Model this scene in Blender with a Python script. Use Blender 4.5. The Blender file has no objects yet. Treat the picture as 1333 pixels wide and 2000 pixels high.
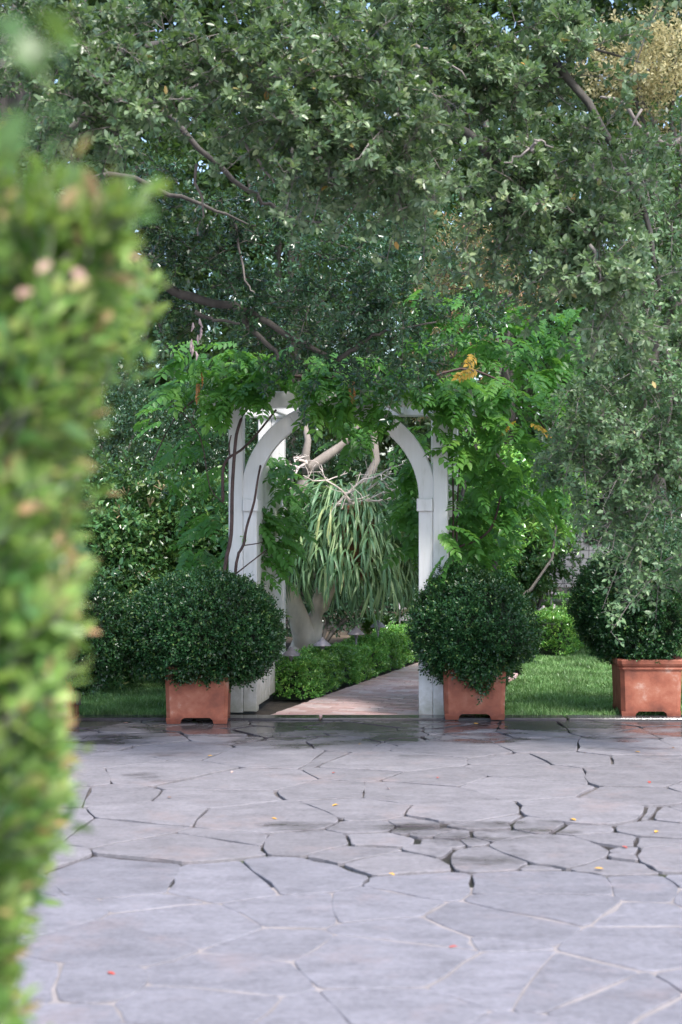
import bpy, math, random
import numpy as np
from mathutils import Vector, Matrix

R = math.radians
rng = np.random.default_rng(11)
random.seed(11)
scene = bpy.context.scene
col = scene.collection

# ------------------------------------------------------------------ camera
CAM_H = 1.6
FPX = 3000.0                     # focal length in photo pixels (photo is 1333 x 2000)
cam_d = bpy.data.cameras.new('camera')
cam = bpy.data.objects.new('camera', cam_d)
col.objects.link(cam)
cam.location = (0, 0, CAM_H)
cam.rotation_euler = (R(90), 0, 0)
cam_d.sensor_fit = 'VERTICAL'
cam_d.sensor_height = 36.0
cam_d.sensor_width = 24.0
cam_d.lens = 36.0 * FPX / 2000.0
cam_d.clip_start = 0.05
cam_d.clip_end = 2000
cam_d.dof.use_dof = True
cam_d.dof.focus_distance = 12.2
cam_d.dof.aperture_fstop = 2.7
scene.camera = cam

# ------------------------------------------------------------------ sky, sun, exposure
SUN_EL, SUN_AZ = 54.0, 148.0      # elevation; azimuth clockwise from +Y (view direction)
world = bpy.data.worlds.new('World')
scene.world = world
world.use_nodes = True
wn = world.node_tree
bg = wn.nodes['Background']
sky = wn.nodes.new('ShaderNodeTexSky')
sky.sky_type = 'NISHITA'
sky.sun_disc = False
sky.sun_elevation = R(SUN_EL)
sky.sun_rotation = R(SUN_AZ)
sky.air_density = 1.0
sky.dust_density = 2.2
sky.ozone_density = 1.2
wn.links.new(sky.outputs['Color'], bg.inputs['Color'])
bg.inputs['Strength'].default_value = 0.11

sun_d = bpy.data.lights.new('sun', 'SUN')
sun = bpy.data.objects.new('sun', sun_d)
col.objects.link(sun)
sun_d.energy = 1.5
sun_d.angle = R(12)
sun_d.color = (1.0, 0.96, 0.91)
sd = Vector((math.sin(R(SUN_AZ)) * math.cos(R(SUN_EL)), math.cos(R(SUN_AZ)) * math.cos(R(SUN_EL)), math.sin(R(SUN_EL))))
sun.rotation_euler = sd.to_track_quat('Z', 'Y').to_euler()
sun.location = sd * 40

scene.view_settings.view_transform = 'Standard'
scene.view_settings.look = 'None'
scene.view_settings.gamma = 1.0
scene.view_settings.use_curve_mapping = False
scene.view_settings.exposure = 1.95
scene.render.engine = 'CYCLES'
cy = scene.cycles
cy.use_denoising = True
cy.max_bounces = 8
cy.diffuse_bounces = 4
cy.glossy_bounces = 3
cy.transmission_bounces = 4
cy.transparent_max_bounces = 4
cy.sample_clamp_indirect = 6.0

# ------------------------------------------------------------------ helpers
def at(px, py, Y):
    """a point of the garden that stands Y metres away, from its place in the photograph"""
    return np.array([(px - 666.5) / FPX * Y, Y, CAM_H - (py - 1000.0) / FPX * Y])

def tag(o, label=None, cat=None, group=None, kind=None):
    if label: o['label'] = label
    if cat: o['category'] = cat
    if group: o['group'] = group
    if kind: o['kind'] = kind
    return o

def empty(name, loc=(0, 0, 0), rz=0.0):
    o = bpy.data.objects.new(name, None)
    col.objects.link(o)
    o.location = loc
    o.rotation_euler = (0, 0, rz)
    return o

def link(name, me, parent=None, loc=None):
    o = bpy.data.objects.new(name, me)
    col.objects.link(o)
    if parent is not None:
        o.parent = parent
    if loc is not None:
        o.location = loc
    return o

def np_mesh(name, V, F, mat, rnd=None, smooth=False):
    """V (n,3); F list of int arrays (m,k) ; rnd per-face values in the same order"""
    me = bpy.data.meshes.new(name)
    V = np.asarray(V, dtype=np.float32)
    me.vertices.add(len(V))
    me.vertices.foreach_set('co', V.ravel())
    loops = np.concatenate([f.ravel() for f in F]).astype(np.int32)
    sizes = np.concatenate([np.full(len(f), f.shape[1], dtype=np.int32) for f in F])
    starts = np.concatenate([[0], np.cumsum(sizes)[:-1]]).astype(np.int32)
    me.loops.add(len(loops))
    me.loops.foreach_set('vertex_index', loops)
    me.polygons.add(len(sizes))
    me.polygons.foreach_set('loop_start', starts)
    me.polygons.foreach_set('loop_total', sizes)
    if rnd is not None:
        a = me.attributes.new('rnd', 'FLOAT', 'FACE')
        a.data.foreach_set('value', np.asarray(rnd, dtype=np.float32))
    if smooth:
        me.polygons.foreach_set('use_smooth', np.ones(len(sizes), dtype=bool))
    me.materials.append(mat)
    me.update(calc_edges=True)
    return me

def unit(a):
    a = np.asarray(a, dtype=float)
    return a / np.maximum(np.linalg.norm(a, axis=-1, keepdims=True), 1e-9)

class Mesh:
    """collects boxes, tubes and lathes for ONE mesh"""
    def __init__(self): self.v, self.f = [], []
    def add(self, vs, fs):
        n = len(self.v)
        self.v += [tuple(map(float, p)) for p in vs]
        self.f += [tuple(i + n for i in q) for q in fs]
        return self
    def box(self, x0, x1, y0, y1, z0, z1, ch=0.0):
        if ch <= 0:
            vs = [(x0,y0,z0),(x1,y0,z0),(x1,y1,z0),(x0,y1,z0),(x0,y0,z1),(x1,y0,z1),(x1,y1,z1),(x0,y1,z1)]
            return self.add(vs, [(0,3,2,1),(4,5,6,7),(0,1,5,4),(1,2,6,5),(2,3,7,6),(3,0,4,7)])
        c = ch                                     # chamfered vertical and top edges
        ring = lambda e, z: [(x0+c+e*0,y0+e,z),(x1-c,y0+e,z),(x1-e,y0+c,z),(x1-e,y1-c,z),(x1-c,y1-e,z),(x0+c,y1-e,z),(x0+e,y1-c,z),(x0+e,y0+c,z)]
        a, b, d, g = ring(c*.7, z0), ring(0, z0+c), ring(0, z1-c), ring(c*.7, z1)
        vs = a + b + d + g
        fs = [tuple(range(7, -1, -1)), tuple(range(24, 32))]
        for k in range(3):
            for i in range(8):
                j = (i+1) % 8
                fs.append((k*8+i, k*8+j, k*8+8+j, k*8+8+i))
        return self.add(vs, fs)
    def tube(self, pts, rad, n=6, cap=True):
        pts = [Vector(p) for p in pts]
        if not hasattr(rad, '__len__'): rad = [rad] * len(pts)
        vs, fs = [], []
        up = Vector((0.31, 0.2, 0.93))
        for i, p in enumerate(pts):
            d = (pts[min(i+1, len(pts)-1)] - pts[max(i-1, 0)])
            d = d.normalized() if d.length > 1e-9 else Vector((0,0,1))
            a = d.cross(up)
            if a.length < 0.15: a = d.cross(Vector((1,0,0)))
            a.normalize(); b = d.cross(a)
            for k in range(n):
                t = 2*math.pi*k/n
                vs.append(p + (a*math.cos(t) + b*math.sin(t)) * rad[i])
        for i in range(len(pts)-1):
            for k in range(n):
                l = (k+1) % n
                fs.append((i*n+k, i*n+l, (i+1)*n+l, (i+1)*n+k))
        if cap:
            fs.append(tuple(range(n-1, -1, -1))); fs.append(tuple(range((len(pts)-1)*n, len(pts)*n)))
        return self.add(vs, fs)
    def lathe(self, prof, n=20):
        vs, fs = [], []
        for r, z in prof:
            for k in range(n):
                t = 2*math.pi*k/n
                vs.append((r*math.cos(t), r*math.sin(t), z))
        for i in range(len(prof)-1):
            for k in range(n):
                l = (k+1) % n
                fs.append((i*n+k, i*n+l, (i+1)*n+l, (i+1)*n+k))
        fs.append(tuple(range(n-1, -1, -1))); fs.append(tuple(range((len(prof)-1)*n, len(prof)*n)))
        return self.add(vs, fs)
    def mesh(self, name, mat, smooth=False):
        me = bpy.data.meshes.new(name)
        me.from_pydata(self.v, [], self.f)
        me.materials.append(mat)
        if smooth:
            me.polygons.foreach_set('use_smooth', np.ones(len(me.polygons), dtype=bool))
        me.update()
        return me
    def build(self, name, mat, parent=None, smooth=False, loc=None):
        return link(name, self.mesh(name, mat, smooth), parent, loc)

# ------------------------------------------------------------------ materials
def new_mat(name):
    m = bpy.data.materials.new(name)
    m.use_nodes = True
    nt = m.node_tree
    return m, nt, nt.nodes['Principled BSDF'], nt.nodes['Material Output']

def N(nt, typ, **kw):
    n = nt.nodes.new(typ)
    for k, v in kw.items(): setattr(n, k, v)
    return n

def ramp(nt, stops, interp='LINEAR'):
    r = nt.nodes.new('ShaderNodeValToRGB')
    r.color_ramp.interpolation = interp
    e = r.color_ramp.elements
    while len(e) < len(stops): e.new(0.5)
    for i, (p, c) in enumerate(stops):
        e[i].position = p
        e[i].color = (*c, 1) if len(c) == 3 else c
    return r

def noise(nt, scale, detail=4, rough=0.55, coord=None):
    n = nt.nodes.new('ShaderNodeTexNoise')
    n.inputs['Scale'].default_value = scale
    n.inputs['Detail'].default_value = detail
    n.inputs['Roughness'].default_value = rough
    if coord is not None: nt.links.new(coord, n.inputs['Vector'])
    return n

GAIN = {'oak_leaf': 1.5, 'glossy_dark_leaf': 1.5, 'small_pale_leaf': 1.35, 'background_leaf': .72, 'wisteria_leaf': 1.7, 'boxwood_leaf': 1.1, 'low_hedge_leaf': 2.3, 'glossy_shrub_leaf': 1.5, 'foreground_hedge_leaf': 1.3, 'staghorn_frond': 1.35, 'grass_blade': 2.4}
def leaf_mat(name, stops, rough=0.42, trans=0.3, tcol=(0.16, 0.30, 0.04), spec=0.5, use_obj=False, big=0.0):
    """stops: colours over the per-leaf random value"""
    gn = GAIN.get(name, 1.0)
    stops = [(p, tuple(min(.7, c*gn) for c in cc)) for p, cc in stops]
    tcol = tuple(min(.7, c*(.5+.5*gn)) for c in tcol)
    m, nt, bs, out = new_mat(name)
    at_ = N(nt, 'ShaderNodeAttribute'); at_.attribute_name = 'rnd'
    val = at_.outputs['Fac']
    if use_obj:
        oi = N(nt, 'ShaderNodeObjectInfo')
        mix = N(nt, 'ShaderNodeMath', operation='MULTIPLY_ADD')
        nt.links.new(at_.outputs['Fac'], mix.inputs[0]); mix.inputs[1].default_value = 0.35
        ml = N(nt, 'ShaderNodeMath', operation='MULTIPLY'); ml.inputs[1].default_value = 0.65
        nt.links.new(oi.outputs['Random'], ml.inputs[0])
        nt.links.new(ml.outputs[0], mix.inputs[2])
        val = mix.outputs[0]
    r = ramp(nt, stops)
    nt.links.new(val, r.inputs['Fac'])
    colr = r.outputs['Color']
    geo = N(nt, 'ShaderNodeNewGeometry')
    if big > 0:      # random branch-to-branch differences in brightness
        nz = noise(nt, big, 2, 0.5, geo.outputs['Position'])
        hs = N(nt, 'ShaderNodeHueSaturation')
        mr = N(nt, 'ShaderNodeMapRange'); mr.inputs['From Min'].default_value = .3; mr.inputs['From Max'].default_value = .7
        mr.inputs['To Min'].default_value = 0.58; mr.inputs['To Max'].default_value = 1.38
        nt.links.new(nz.outputs['Fac'], mr.inputs['Value'])
        nt.links.new(mr.outputs[0], hs.inputs['Value'])
        nt.links.new(colr, hs.inputs['Color'])
        colr = hs.outputs['Color']
    nt.links.new(colr, bs.inputs['Base Color'])
    bs.inputs['Roughness'].default_value = rough
    bs.inputs['Specular IOR Level'].default_value = spec
    tr = N(nt, 'ShaderNodeBsdfTranslucent')
    mxc = N(nt, 'ShaderNodeMix', data_type='RGBA'); mxc.inputs[0].default_value = 0.55
    nt.links.new(colr, mxc.inputs[6]); mxc.inputs[7].default_value = (*tcol, 1)
    nt.links.new(mxc.outputs[2], tr.inputs['Color'])
    ms = N(nt, 'ShaderNodeMixShader'); ms.inputs[0].default_value = trans
    nt.links.new(bs.outputs[0], ms.inputs[1]); nt.links.new(tr.outputs[0], ms.inputs[2])
    nt.links.new(ms.outputs[0], out.inputs['Surface'])
    return m

def plain_mat(name, c, rough=0.6, var=0.25, scale=8.0, bump=0.0, bscale=40.0, metal=0.0, spec=0.5, stretch=None):
    m, nt, bs, out = new_mat(name)
    tc = N(nt, 'ShaderNodeTexCoord')
    v = tc.outputs['Object']
    if stretch:
        mp = N(nt, 'ShaderNodeMapping'); mp.inputs['Scale'].default_value = stretch
        nt.links.new(v, mp.inputs['Vector']); v = mp.outputs[0]
    nz = noise(nt, scale, 6, 0.6, v)
    lo = [x * (1 - var) for x in c]; hi = [min(1, x * (1 + var)) for x in c]
    r = ramp(nt, [(0.3, lo), (0.7, hi)])
    nt.links.new(nz.outputs['Fac'], r.inputs['Fac'])
    nt.links.new(r.outputs[0], bs.inputs['Base Color'])
    bs.inputs['Roughness'].default_value = rough
    bs.inputs['Metallic'].default_value = metal
    bs.inputs['Specular IOR Level'].default_value = spec
    if bump > 0:
        b = N(nt, 'ShaderNodeBump'); b.inputs['Strength'].default_value = bump; b.inputs['Distance'].default_value = 0.01
        n2 = noise(nt, bscale, 5, 0.6, v)
        nt.links.new(n2.outputs['Fac'], b.inputs['Height'])
        nt.links.new(b.outputs[0], bs.inputs['Normal'])
    return m

M = {}
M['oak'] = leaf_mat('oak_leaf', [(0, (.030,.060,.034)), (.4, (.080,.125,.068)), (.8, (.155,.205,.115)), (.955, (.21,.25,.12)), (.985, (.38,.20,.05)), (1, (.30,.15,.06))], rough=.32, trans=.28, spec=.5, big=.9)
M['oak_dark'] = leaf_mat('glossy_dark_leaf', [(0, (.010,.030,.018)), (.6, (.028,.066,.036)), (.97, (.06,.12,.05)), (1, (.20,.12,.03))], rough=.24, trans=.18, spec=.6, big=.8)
M['willow'] = leaf_mat('small_pale_leaf', [(0, (.045,.095,.050)), (.5, (.095,.165,.085)), (.95, (.15,.22,.10)), (1, (.35,.22,.10))], rough=.4, trans=.3, big=1.0)
M['back'] = leaf_mat('background_leaf', [(0, (.015,.045,.018)), (.6, (.045,.10,.035)), (1, (.09,.15,.04))], rough=.45, trans=.3, big=.5)
M['sun_tint'] = leaf_mat('sun_tinted_leaf', [(0, (.10,.15,.07)), (.35, (.34,.33,.16)), (1, (.72,.62,.36))], rough=.5, trans=.4, tcol=(.6,.5,.25))  # sunlight on foliage, put into the leaf colour
M['rust'] = leaf_mat('rusty_leaf', [(0, (.07,.14,.05)), (.5, (.15,.21,.08)), (.72, (.34,.20,.11)), (1, (.46,.25,.16))], rough=.45, trans=.35, tcol=(.35,.25,.08))
M['wist'] = leaf_mat('wisteria_leaf', [(0, (.025,.085,.022)), (.5, (.055,.15,.032)), (.93, (.11,.23,.045)), (.975, (.16,.25,.05)), (1, (.55,.34,.04))], rough=.42, trans=.42, tcol=(.20,.42,.04), use_obj=True)
M['wist_y'] = leaf_mat('yellowed_wisteria_leaf', [(0, (.55,.33,.04)), (1, (.70,.45,.08))], rough=.5, trans=.4, tcol=(.7,.42,.05))
M['dead_leaf'] = leaf_mat('brown_dead_leaf', [(0, (.30,.14,.05)), (1, (.48,.22,.08))], rough=.6, trans=.25, tcol=(.5,.2,.05))
M['pink_leaf'] = leaf_mat('pinkish_withered_leaf', [(0, (.36,.22,.17)), (1, (.42,.26,.20))], rough=.6, trans=.2, tcol=(.4,.25,.15))
M['box'] = leaf_mat('boxwood_leaf', [(0, (.010,.040,.016)), (.6, (.024,.078,.026)), (.95, (.05,.125,.035)), (1, (.12,.19,.05))], rough=.3, trans=.16, big=3.0)
M['hedge'] = leaf_mat('low_hedge_leaf', [(0, (.022,.075,.022)), (.5, (.055,.14,.030)), (1, (.14,.23,.05))], rough=.2, trans=.25, tcol=(.2,.36,.04), spec=.65, big=1.6)
M['shrub'] = leaf_mat('glossy_shrub_leaf', [(0, (.018,.055,.020)), (.6, (.045,.11,.035)), (.93, (.12,.18,.05)), (1, (.26,.19,.10))], rough=.22, trans=.2, spec=.6, big=1.2)
M['fore'] = leaf_mat('foreground_hedge_leaf', [(0, (.025,.075,.030)), (.35, (.075,.165,.045)), (.68, (.20,.31,.08)), (.80, (.32,.40,.14)), (.88, (.36,.29,.13)), (1, (.42,.25,.14))], rough=.26, trans=.42, tcol=(.32,.45,.06), big=5.0)
M['bigleaf'] = leaf_mat('broad_leaf', [(0, (.04,.10,.03)), (1, (.10,.18,.05))], rough=.25, trans=.3, tcol=(.3,.45,.05), use_obj=True)
M['fern'] = leaf_mat('staghorn_frond', [(0, (.055,.13,.075)), (.5, (.12,.225,.115)), (.85, (.24,.34,.16)), (1, (.42,.40,.15))], rough=.38, trans=.28, tcol=(.3,.42,.08), use_obj=True)
M['grass'] = leaf_mat('grass_blade', [(0, (.032,.075,.024)), (.6, (.068,.125,.042)), (1, (.15,.21,.10))], rough=.4, trans=.3, big=2.5)
M['bark'] = plain_mat('dark_bark', (.078, .070, .062), .85, .4, 14, .8, 30, stretch=(1, 1, .3))
M['twig'] = plain_mat('grey_twig', (.20, .175, .16), .8, .3, 20)
M['pale_bark'] = plain_mat('pale_smooth_bark', (.74, .64, .56), .7, .25, 5, .35, 18, stretch=(1, 1, .5))
M['dead_wood'] = plain_mat('bleached_dead_wood', (.62, .53, .48), .75, .2, 20)
M['vine_stem'] = plain_mat('wisteria_stem', (.070, .040, .036), .7, .4, 30, .4, 60)
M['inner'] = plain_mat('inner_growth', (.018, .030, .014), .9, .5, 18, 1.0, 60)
M['soil'] = plain_mat('damp_soil', (.055, .042, .032), .95, .5, 10, 1.0, 40)
M['far_ground'] = plain_mat('leaf_litter', (.16, .12, .085), .95, .4, 3, .8, 30)
M['lawn'] = plain_mat('lawn_soil', (.035, .07, .022), .95, .4, 6, 1.0, 60)
M['metal'] = plain_mat('bronze_lamp_metal', (.30, .265, .28), .5, .2, 30, metal=.3)
M['dark_metal'] = plain_mat('black_fence_metal', (.02, .02, .022), .5, .2, 10)
M['shield'] = plain_mat('rusty_shield_frond', (.30, .13, .07), .75, .45, 14, .7, 40)
M['house'] = plain_mat('white_render', (.80, .79, .78), .8, .05, 3)
M['roof'] = plain_mat('grey_roof', (.18, .17, .17), .8, .2, 5)
M['flower'] = plain_mat('tan_flower_spike', (.38, .30, .17), .8, .3, 30)
M['pod'] = plain_mat('dry_seed_pod', (.36, .28, .29), .75, .3, 20)

def paint_mat():
    m, nt, bs, out = new_mat('white_paint')
    tc = N(nt, 'ShaderNodeTexCoord')
    mp = N(nt, 'ShaderNodeMapping'); mp.inputs['Scale'].default_value = (9, 9, 1.1)
    nt.links.new(tc.outputs['Object'], mp.inputs['Vector'])
    nz = noise(nt, 3, 6, .65, mp.outputs[0])
    n2 = noise(nt, 2.3, 4, .6, tc.outputs['Object'])
    mx = N(nt, 'ShaderNodeMath', operation='MULTIPLY')
    nt.links.new(nz.outputs['Fac'], mx.inputs[0]); nt.links.new(n2.outputs['Fac'], mx.inputs[1])
    r = ramp(nt, [(.08, (.48,.47,.44)), (.20, (.66,.65,.64)), (.45, (.74,.73,.74))])
    nt.links.new(mx.outputs[0], r.inputs['Fac'])
    sz = N(nt, 'ShaderNodeSeparateXYZ'); nt.links.new(tc.outputs['Object'], sz.inputs[0])
    n5 = noise(nt, 14, 5, .65, tc.outputs['Object'])
    hz = N(nt, 'ShaderNodeMath', operation='MULTIPLY_ADD'); hz.inputs[1].default_value = -.45
    nt.links.new(n5.outputs['Fac'], hz.inputs[0]); nt.links.new(sz.outputs['Z'], hz.inputs[2])
    sp_ = N(nt, 'ShaderNodeMapRange'); sp_.inputs['From Min'].default_value = -.22; sp_.inputs['From Max'].default_value = .02
    sp_.inputs['To Min'].default_value = .75; sp_.inputs['To Max'].default_value = 0
    nt.links.new(hz.outputs[0], sp_.inputs['Value'])
    dm_ = N(nt, 'ShaderNodeMix', data_type='RGBA'); nt.links.new(sp_.outputs[0], dm_.inputs[0])
    nt.links.new(r.outputs[0], dm_.inputs[6]); dm_.inputs[7].default_value = (.30, .29, .22, 1)
    nt.links.new(dm_.outputs[2], bs.inputs['Base Color'])
    bs.inputs['Roughness'].default_value = .48
    b = N(nt, 'ShaderNodeBump'); b.inputs['Strength'].default_value = .15; b.inputs['Distance'].default_value = .004
    nt.links.new(nz.outputs['Fac'], b.inputs['Height']); nt.links.new(b.outputs[0], bs.inputs['Normal'])
    return m
M['paint'] = paint_mat()

def terracotta_mat():
    m, nt, bs, out = new_mat('terracotta')
    tc = N(nt, 'ShaderNodeTexCoord')
    oi = N(nt, 'ShaderNodeObjectInfo')
    ad = N(nt, 'ShaderNodeVectorMath', operation='ADD')
    nt.links.new(tc.outputs['Object'], ad.inputs[0]); nt.links.new(oi.outputs['Location'], ad.inputs[1])
    n1 = noise(nt, 5, 6, .62, ad.outputs[0])
    r = ramp(nt, [(.28, (.15,.045,.028)), (.48, (.29,.088,.050)), (.58, (.35,.125,.076)), (.67, (.45,.27,.21))])
    nt.links.new(n1.outputs['Fac'], r.inputs['Fac'])
    sx = N(nt, 'ShaderNodeSeparateXYZ'); nt.links.new(tc.outputs['Object'], sx.inputs[0])
    n3 = noise(nt, 9, 3, .5, ad.outputs[0])
    sm = N(nt, 'ShaderNodeMath', operation='MULTIPLY_ADD'); sm.inputs[1].default_value = .12
    nt.links.new(n3.outputs['Fac'], sm.inputs[0]); nt.links.new(sx.outputs['Z'], sm.inputs[2])
    # damp foot soaked from the wet paving
    mr = N(nt, 'ShaderNodeMapRange'); mr.inputs['From Min'].default_value = .08; mr.inputs['From Max'].default_value = .14
    nt.links.new(sm.outputs[0], mr.inputs['Value'])
    mx = N(nt, 'ShaderNodeMix', data_type='RGBA')
    nt.links.new(mr.outputs[0], mx.inputs[0])
    dk = N(nt, 'ShaderNodeMix', data_type='RGBA'); dk.blend_type = 'MULTIPLY'; dk.inputs[0].default_value = 1
    nt.links.new(r.outputs[0], dk.inputs[6]); dk.inputs[7].default_value = (.62,.52,.5,1)
    nt.links.new(dk.outputs[2], mx.inputs[6]); nt.links.new(r.outputs[0], mx.inputs[7])
    hv = N(nt, 'ShaderNodeHueSaturation'); mv = N(nt, 'ShaderNodeMapRange')
    mv.inputs['To Min'].default_value = .76; mv.inputs['To Max'].default_value = 1.0
    sl = N(nt, 'ShaderNodeSeparateXYZ'); nt.links.new(oi.outputs['Location'], sl.inputs[0])
    fr = N(nt, 'ShaderNodeMath', operation='FRACT'); m3 = N(nt, 'ShaderNodeMath', operation='MULTIPLY'); m3.inputs[1].default_value = 3.71
    nt.links.new(sl.outputs['X'], m3.inputs[0]); nt.links.new(m3.outputs[0], fr.inputs[0]); nt.links.new(fr.outputs[0], mv.inputs['Value'])
    nt.links.new(mv.outputs[0], hv.inputs['Value']); nt.links.new(mx.outputs[2], hv.inputs['Color'])
    nt.links.new(hv.outputs[0], bs.inputs['Base Color'])
    bs.inputs['Roughness'].default_value = .7
    n2 = noise(nt, 45, 4, .6, tc.outputs['Object'])
    b = N(nt, 'ShaderNodeBump'); b.inputs['Strength'].default_value = .3; b.inputs['Distance'].default_value = .006
    nt.links.new(n2.outputs['Fac'], b.inputs['Height']); nt.links.new(b.outputs[0], bs.inputs['Normal'])
    return m
M['terra'] = terracotta_mat()

def stone_mat(name, base, wet_bias=0.0, joints=False):
    """bluestone flags, with damp patches that follow their own outlines"""
    m, nt, bs, out = new_mat(name)
    geo = N(nt, 'ShaderNodeNewGeometry'); pos = geo.outputs['Position']
    oi = N(nt, 'ShaderNodeObjectInfo')
    mpp = N(nt, 'ShaderNodeMapping'); mpp.inputs['Scale'].default_value = (1, 1.9, 1); nt.links.new(pos, mpp.inputs['Vector'])
    n1 = noise(nt, 4.2, 9, .72, mpp.outputs[0]); n2 = noise(nt, 34, 6, .7, pos)
    mx = N(nt, 'ShaderNodeMix', data_type='FLOAT'); mx.inputs[0].default_value = .45
    nt.links.new(n1.outputs['Fac'], mx.inputs[2]); nt.links.new(n2.outputs['Fac'], mx.inputs[3])
    lo = [c*.52 for c in base]; hi = [c*1.46 for c in base]
    r = ramp(nt, [(.3, lo), (.72, hi)])
    nt.links.new(mx.outputs[0], r.inputs['Fac'])
    # stone to stone
    hs = N(nt, 'ShaderNodeHueSaturation')
    mr = N(nt, 'ShaderNodeMapRange'); mr.inputs['To Min'].default_value = .91; mr.inputs['To Max'].default_value = 1.09
    nt.links.new(oi.outputs['Random'], mr.inputs['Value']); nt.links.new(mr.outputs[0], hs.inputs['Value'])
    nt.links.new(r.outputs[0], hs.inputs['Color'])
    # tan and rust mineral stains
    n4 = noise(nt, 1.7, 5, .7, pos)
    st = ramp(nt, [(.55, (0,0,0)), (.72, (.55,.55,.55))]); nt.links.new(n4.outputs['Fac'], st.inputs['Fac'])
    tn = N(nt, 'ShaderNodeMix', data_type='RGBA'); nt.links.new(st.outputs[0], tn.inputs[0])
    nt.links.new(hs.outputs[0], tn.inputs[6]); tn.inputs[7].default_value = (base[0]*1.35, base[1]*1.12, base[2]*1.0, 1)
    # wetness: water left along the garden edge and in hollows
    sx = N(nt, 'ShaderNodeSeparateXYZ'); nt.links.new(pos, sx.inputs[0])
    mp = N(nt, 'ShaderNodeMapping'); mp.inputs['Scale'].default_value = (.55, 1.0, 1); nt.links.new(pos, mp.inputs['Vector'])
    n3 = noise(nt, 2.0, 8, .62, mp.outputs[0])
    edge = N(nt, 'ShaderNodeMapRange'); edge.inputs['From Min'].default_value = 10.0; edge.inputs['From Max'].default_value = 11.7
    edge.inputs['To Min'].default_value = -.03; edge.inputs['To Max'].default_value = .25
    nt.links.new(sx.outputs['Y'], edge.inputs['Value'])
    sm = N(nt, 'ShaderNodeMath', operation='ADD'); nt.links.new(n3.outputs['Fac'], sm.inputs[0]); nt.links.new(edge.outputs[0], sm.inputs[1])
    # a puddled, broken corner right of the middle; the front court has dried
    pv = N(nt, 'ShaderNodeVectorMath', operation='SUBTRACT'); nt.links.new(pos, pv.inputs[0]); pv.inputs[1].default_value = (.95, 7.55, 0)
    ps = N(nt, 'ShaderNodeVectorMath', operation='MULTIPLY'); nt.links.new(pv.outputs[0], ps.inputs[0]); ps.inputs[1].default_value = (.75, 1.35, 0)
    pl_ = N(nt, 'ShaderNodeVectorMath', operation='LENGTH'); nt.links.new(ps.outputs[0], pl_.inputs[0])
    pr = N(nt, 'ShaderNodeMapRange'); pr.inputs['From Min'].default_value = .2; pr.inputs['From Max'].default_value = 1.1
    pr.inputs['To Min'].default_value = .13; pr.inputs['To Max'].default_value = 0
    nt.links.new(pl_.outputs['Value'], pr.inputs['Value'])
    fr_ = N(nt, 'ShaderNodeMapRange'); fr_.inputs['From Min'].default_value = 6.3; fr_.inputs['From Max'].default_value = 7.0
    fr_.inputs['To Min'].default_value = -.25; fr_.inputs['To Max'].default_value = wet_bias
    nt.links.new(sx.outputs['Y'], fr_.inputs['Value'])
    s1_ = N(nt, 'ShaderNodeMath', operation='ADD'); nt.links.new(sm.outputs[0], s1_.inputs[0]); nt.links.new(pr.outputs[0], s1_.inputs[1])
    s2 = N(nt, 'ShaderNodeMath', operation='ADD'); nt.links.new(s1_.outputs[0], s2.inputs[0]); nt.links.new(fr_.outputs[0], s2.inputs[1])
    wet = ramp(nt, [(.58, (0,0,0)), (.70, (1,1,1))]); nt.links.new(s2.outputs[0], wet.inputs['Fac'])
    dk = N(nt, 'ShaderNodeMix', data_type='RGBA'); dk.blend_type = 'MULTIPLY'
    nt.links.new(wet.outputs[0], dk.inputs[0]); nt.links.new(tn.outputs[2], dk.inputs[6]); dk.inputs[7].default_value = (.42,.40,.40,1)
    nt.links.new(dk.outputs[2], bs.inputs['Base Color'])
    rr = N(nt, 'ShaderNodeMapRange'); rr.inputs['To Min'].default_value = .62; rr.inputs['To Max'].default_value = .13
    nt.links.new(wet.outputs[0], rr.inputs['Value']); nt.links.new(rr.outputs[0], bs.inputs['Roughness'])
    b = N(nt, 'ShaderNodeBump'); b.inputs['Distance'].default_value = .012
    bsn = N(nt, 'ShaderNodeMapRange'); bsn.inputs['To Min'].default_value = .55; bsn.inputs['To Max'].default_value = .12
    nt.links.new(wet.outputs[0], bsn.inputs['Value']); nt.links.new(bsn.outputs[0], b.inputs['Strength'])
    nt.links.new(mx.outputs[0], b.inputs['Height']); nt.links.new(b.outputs[0], bs.inputs['Normal'])
    return m
M['stone'] = stone_mat('bluestone', (.196, .184, .197))
M['stone_front'] = stone_mat('blue_grey_stone', (.190, .183, .205))
M['kerb'] = stone_mat('wet_kerb_stone', (.16, .16, .175), wet_bias=.12)
M['mortar'] = plain_mat('pale_mortar', (.255, .228, .222), .9, .25, 4, .4, 60)
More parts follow.
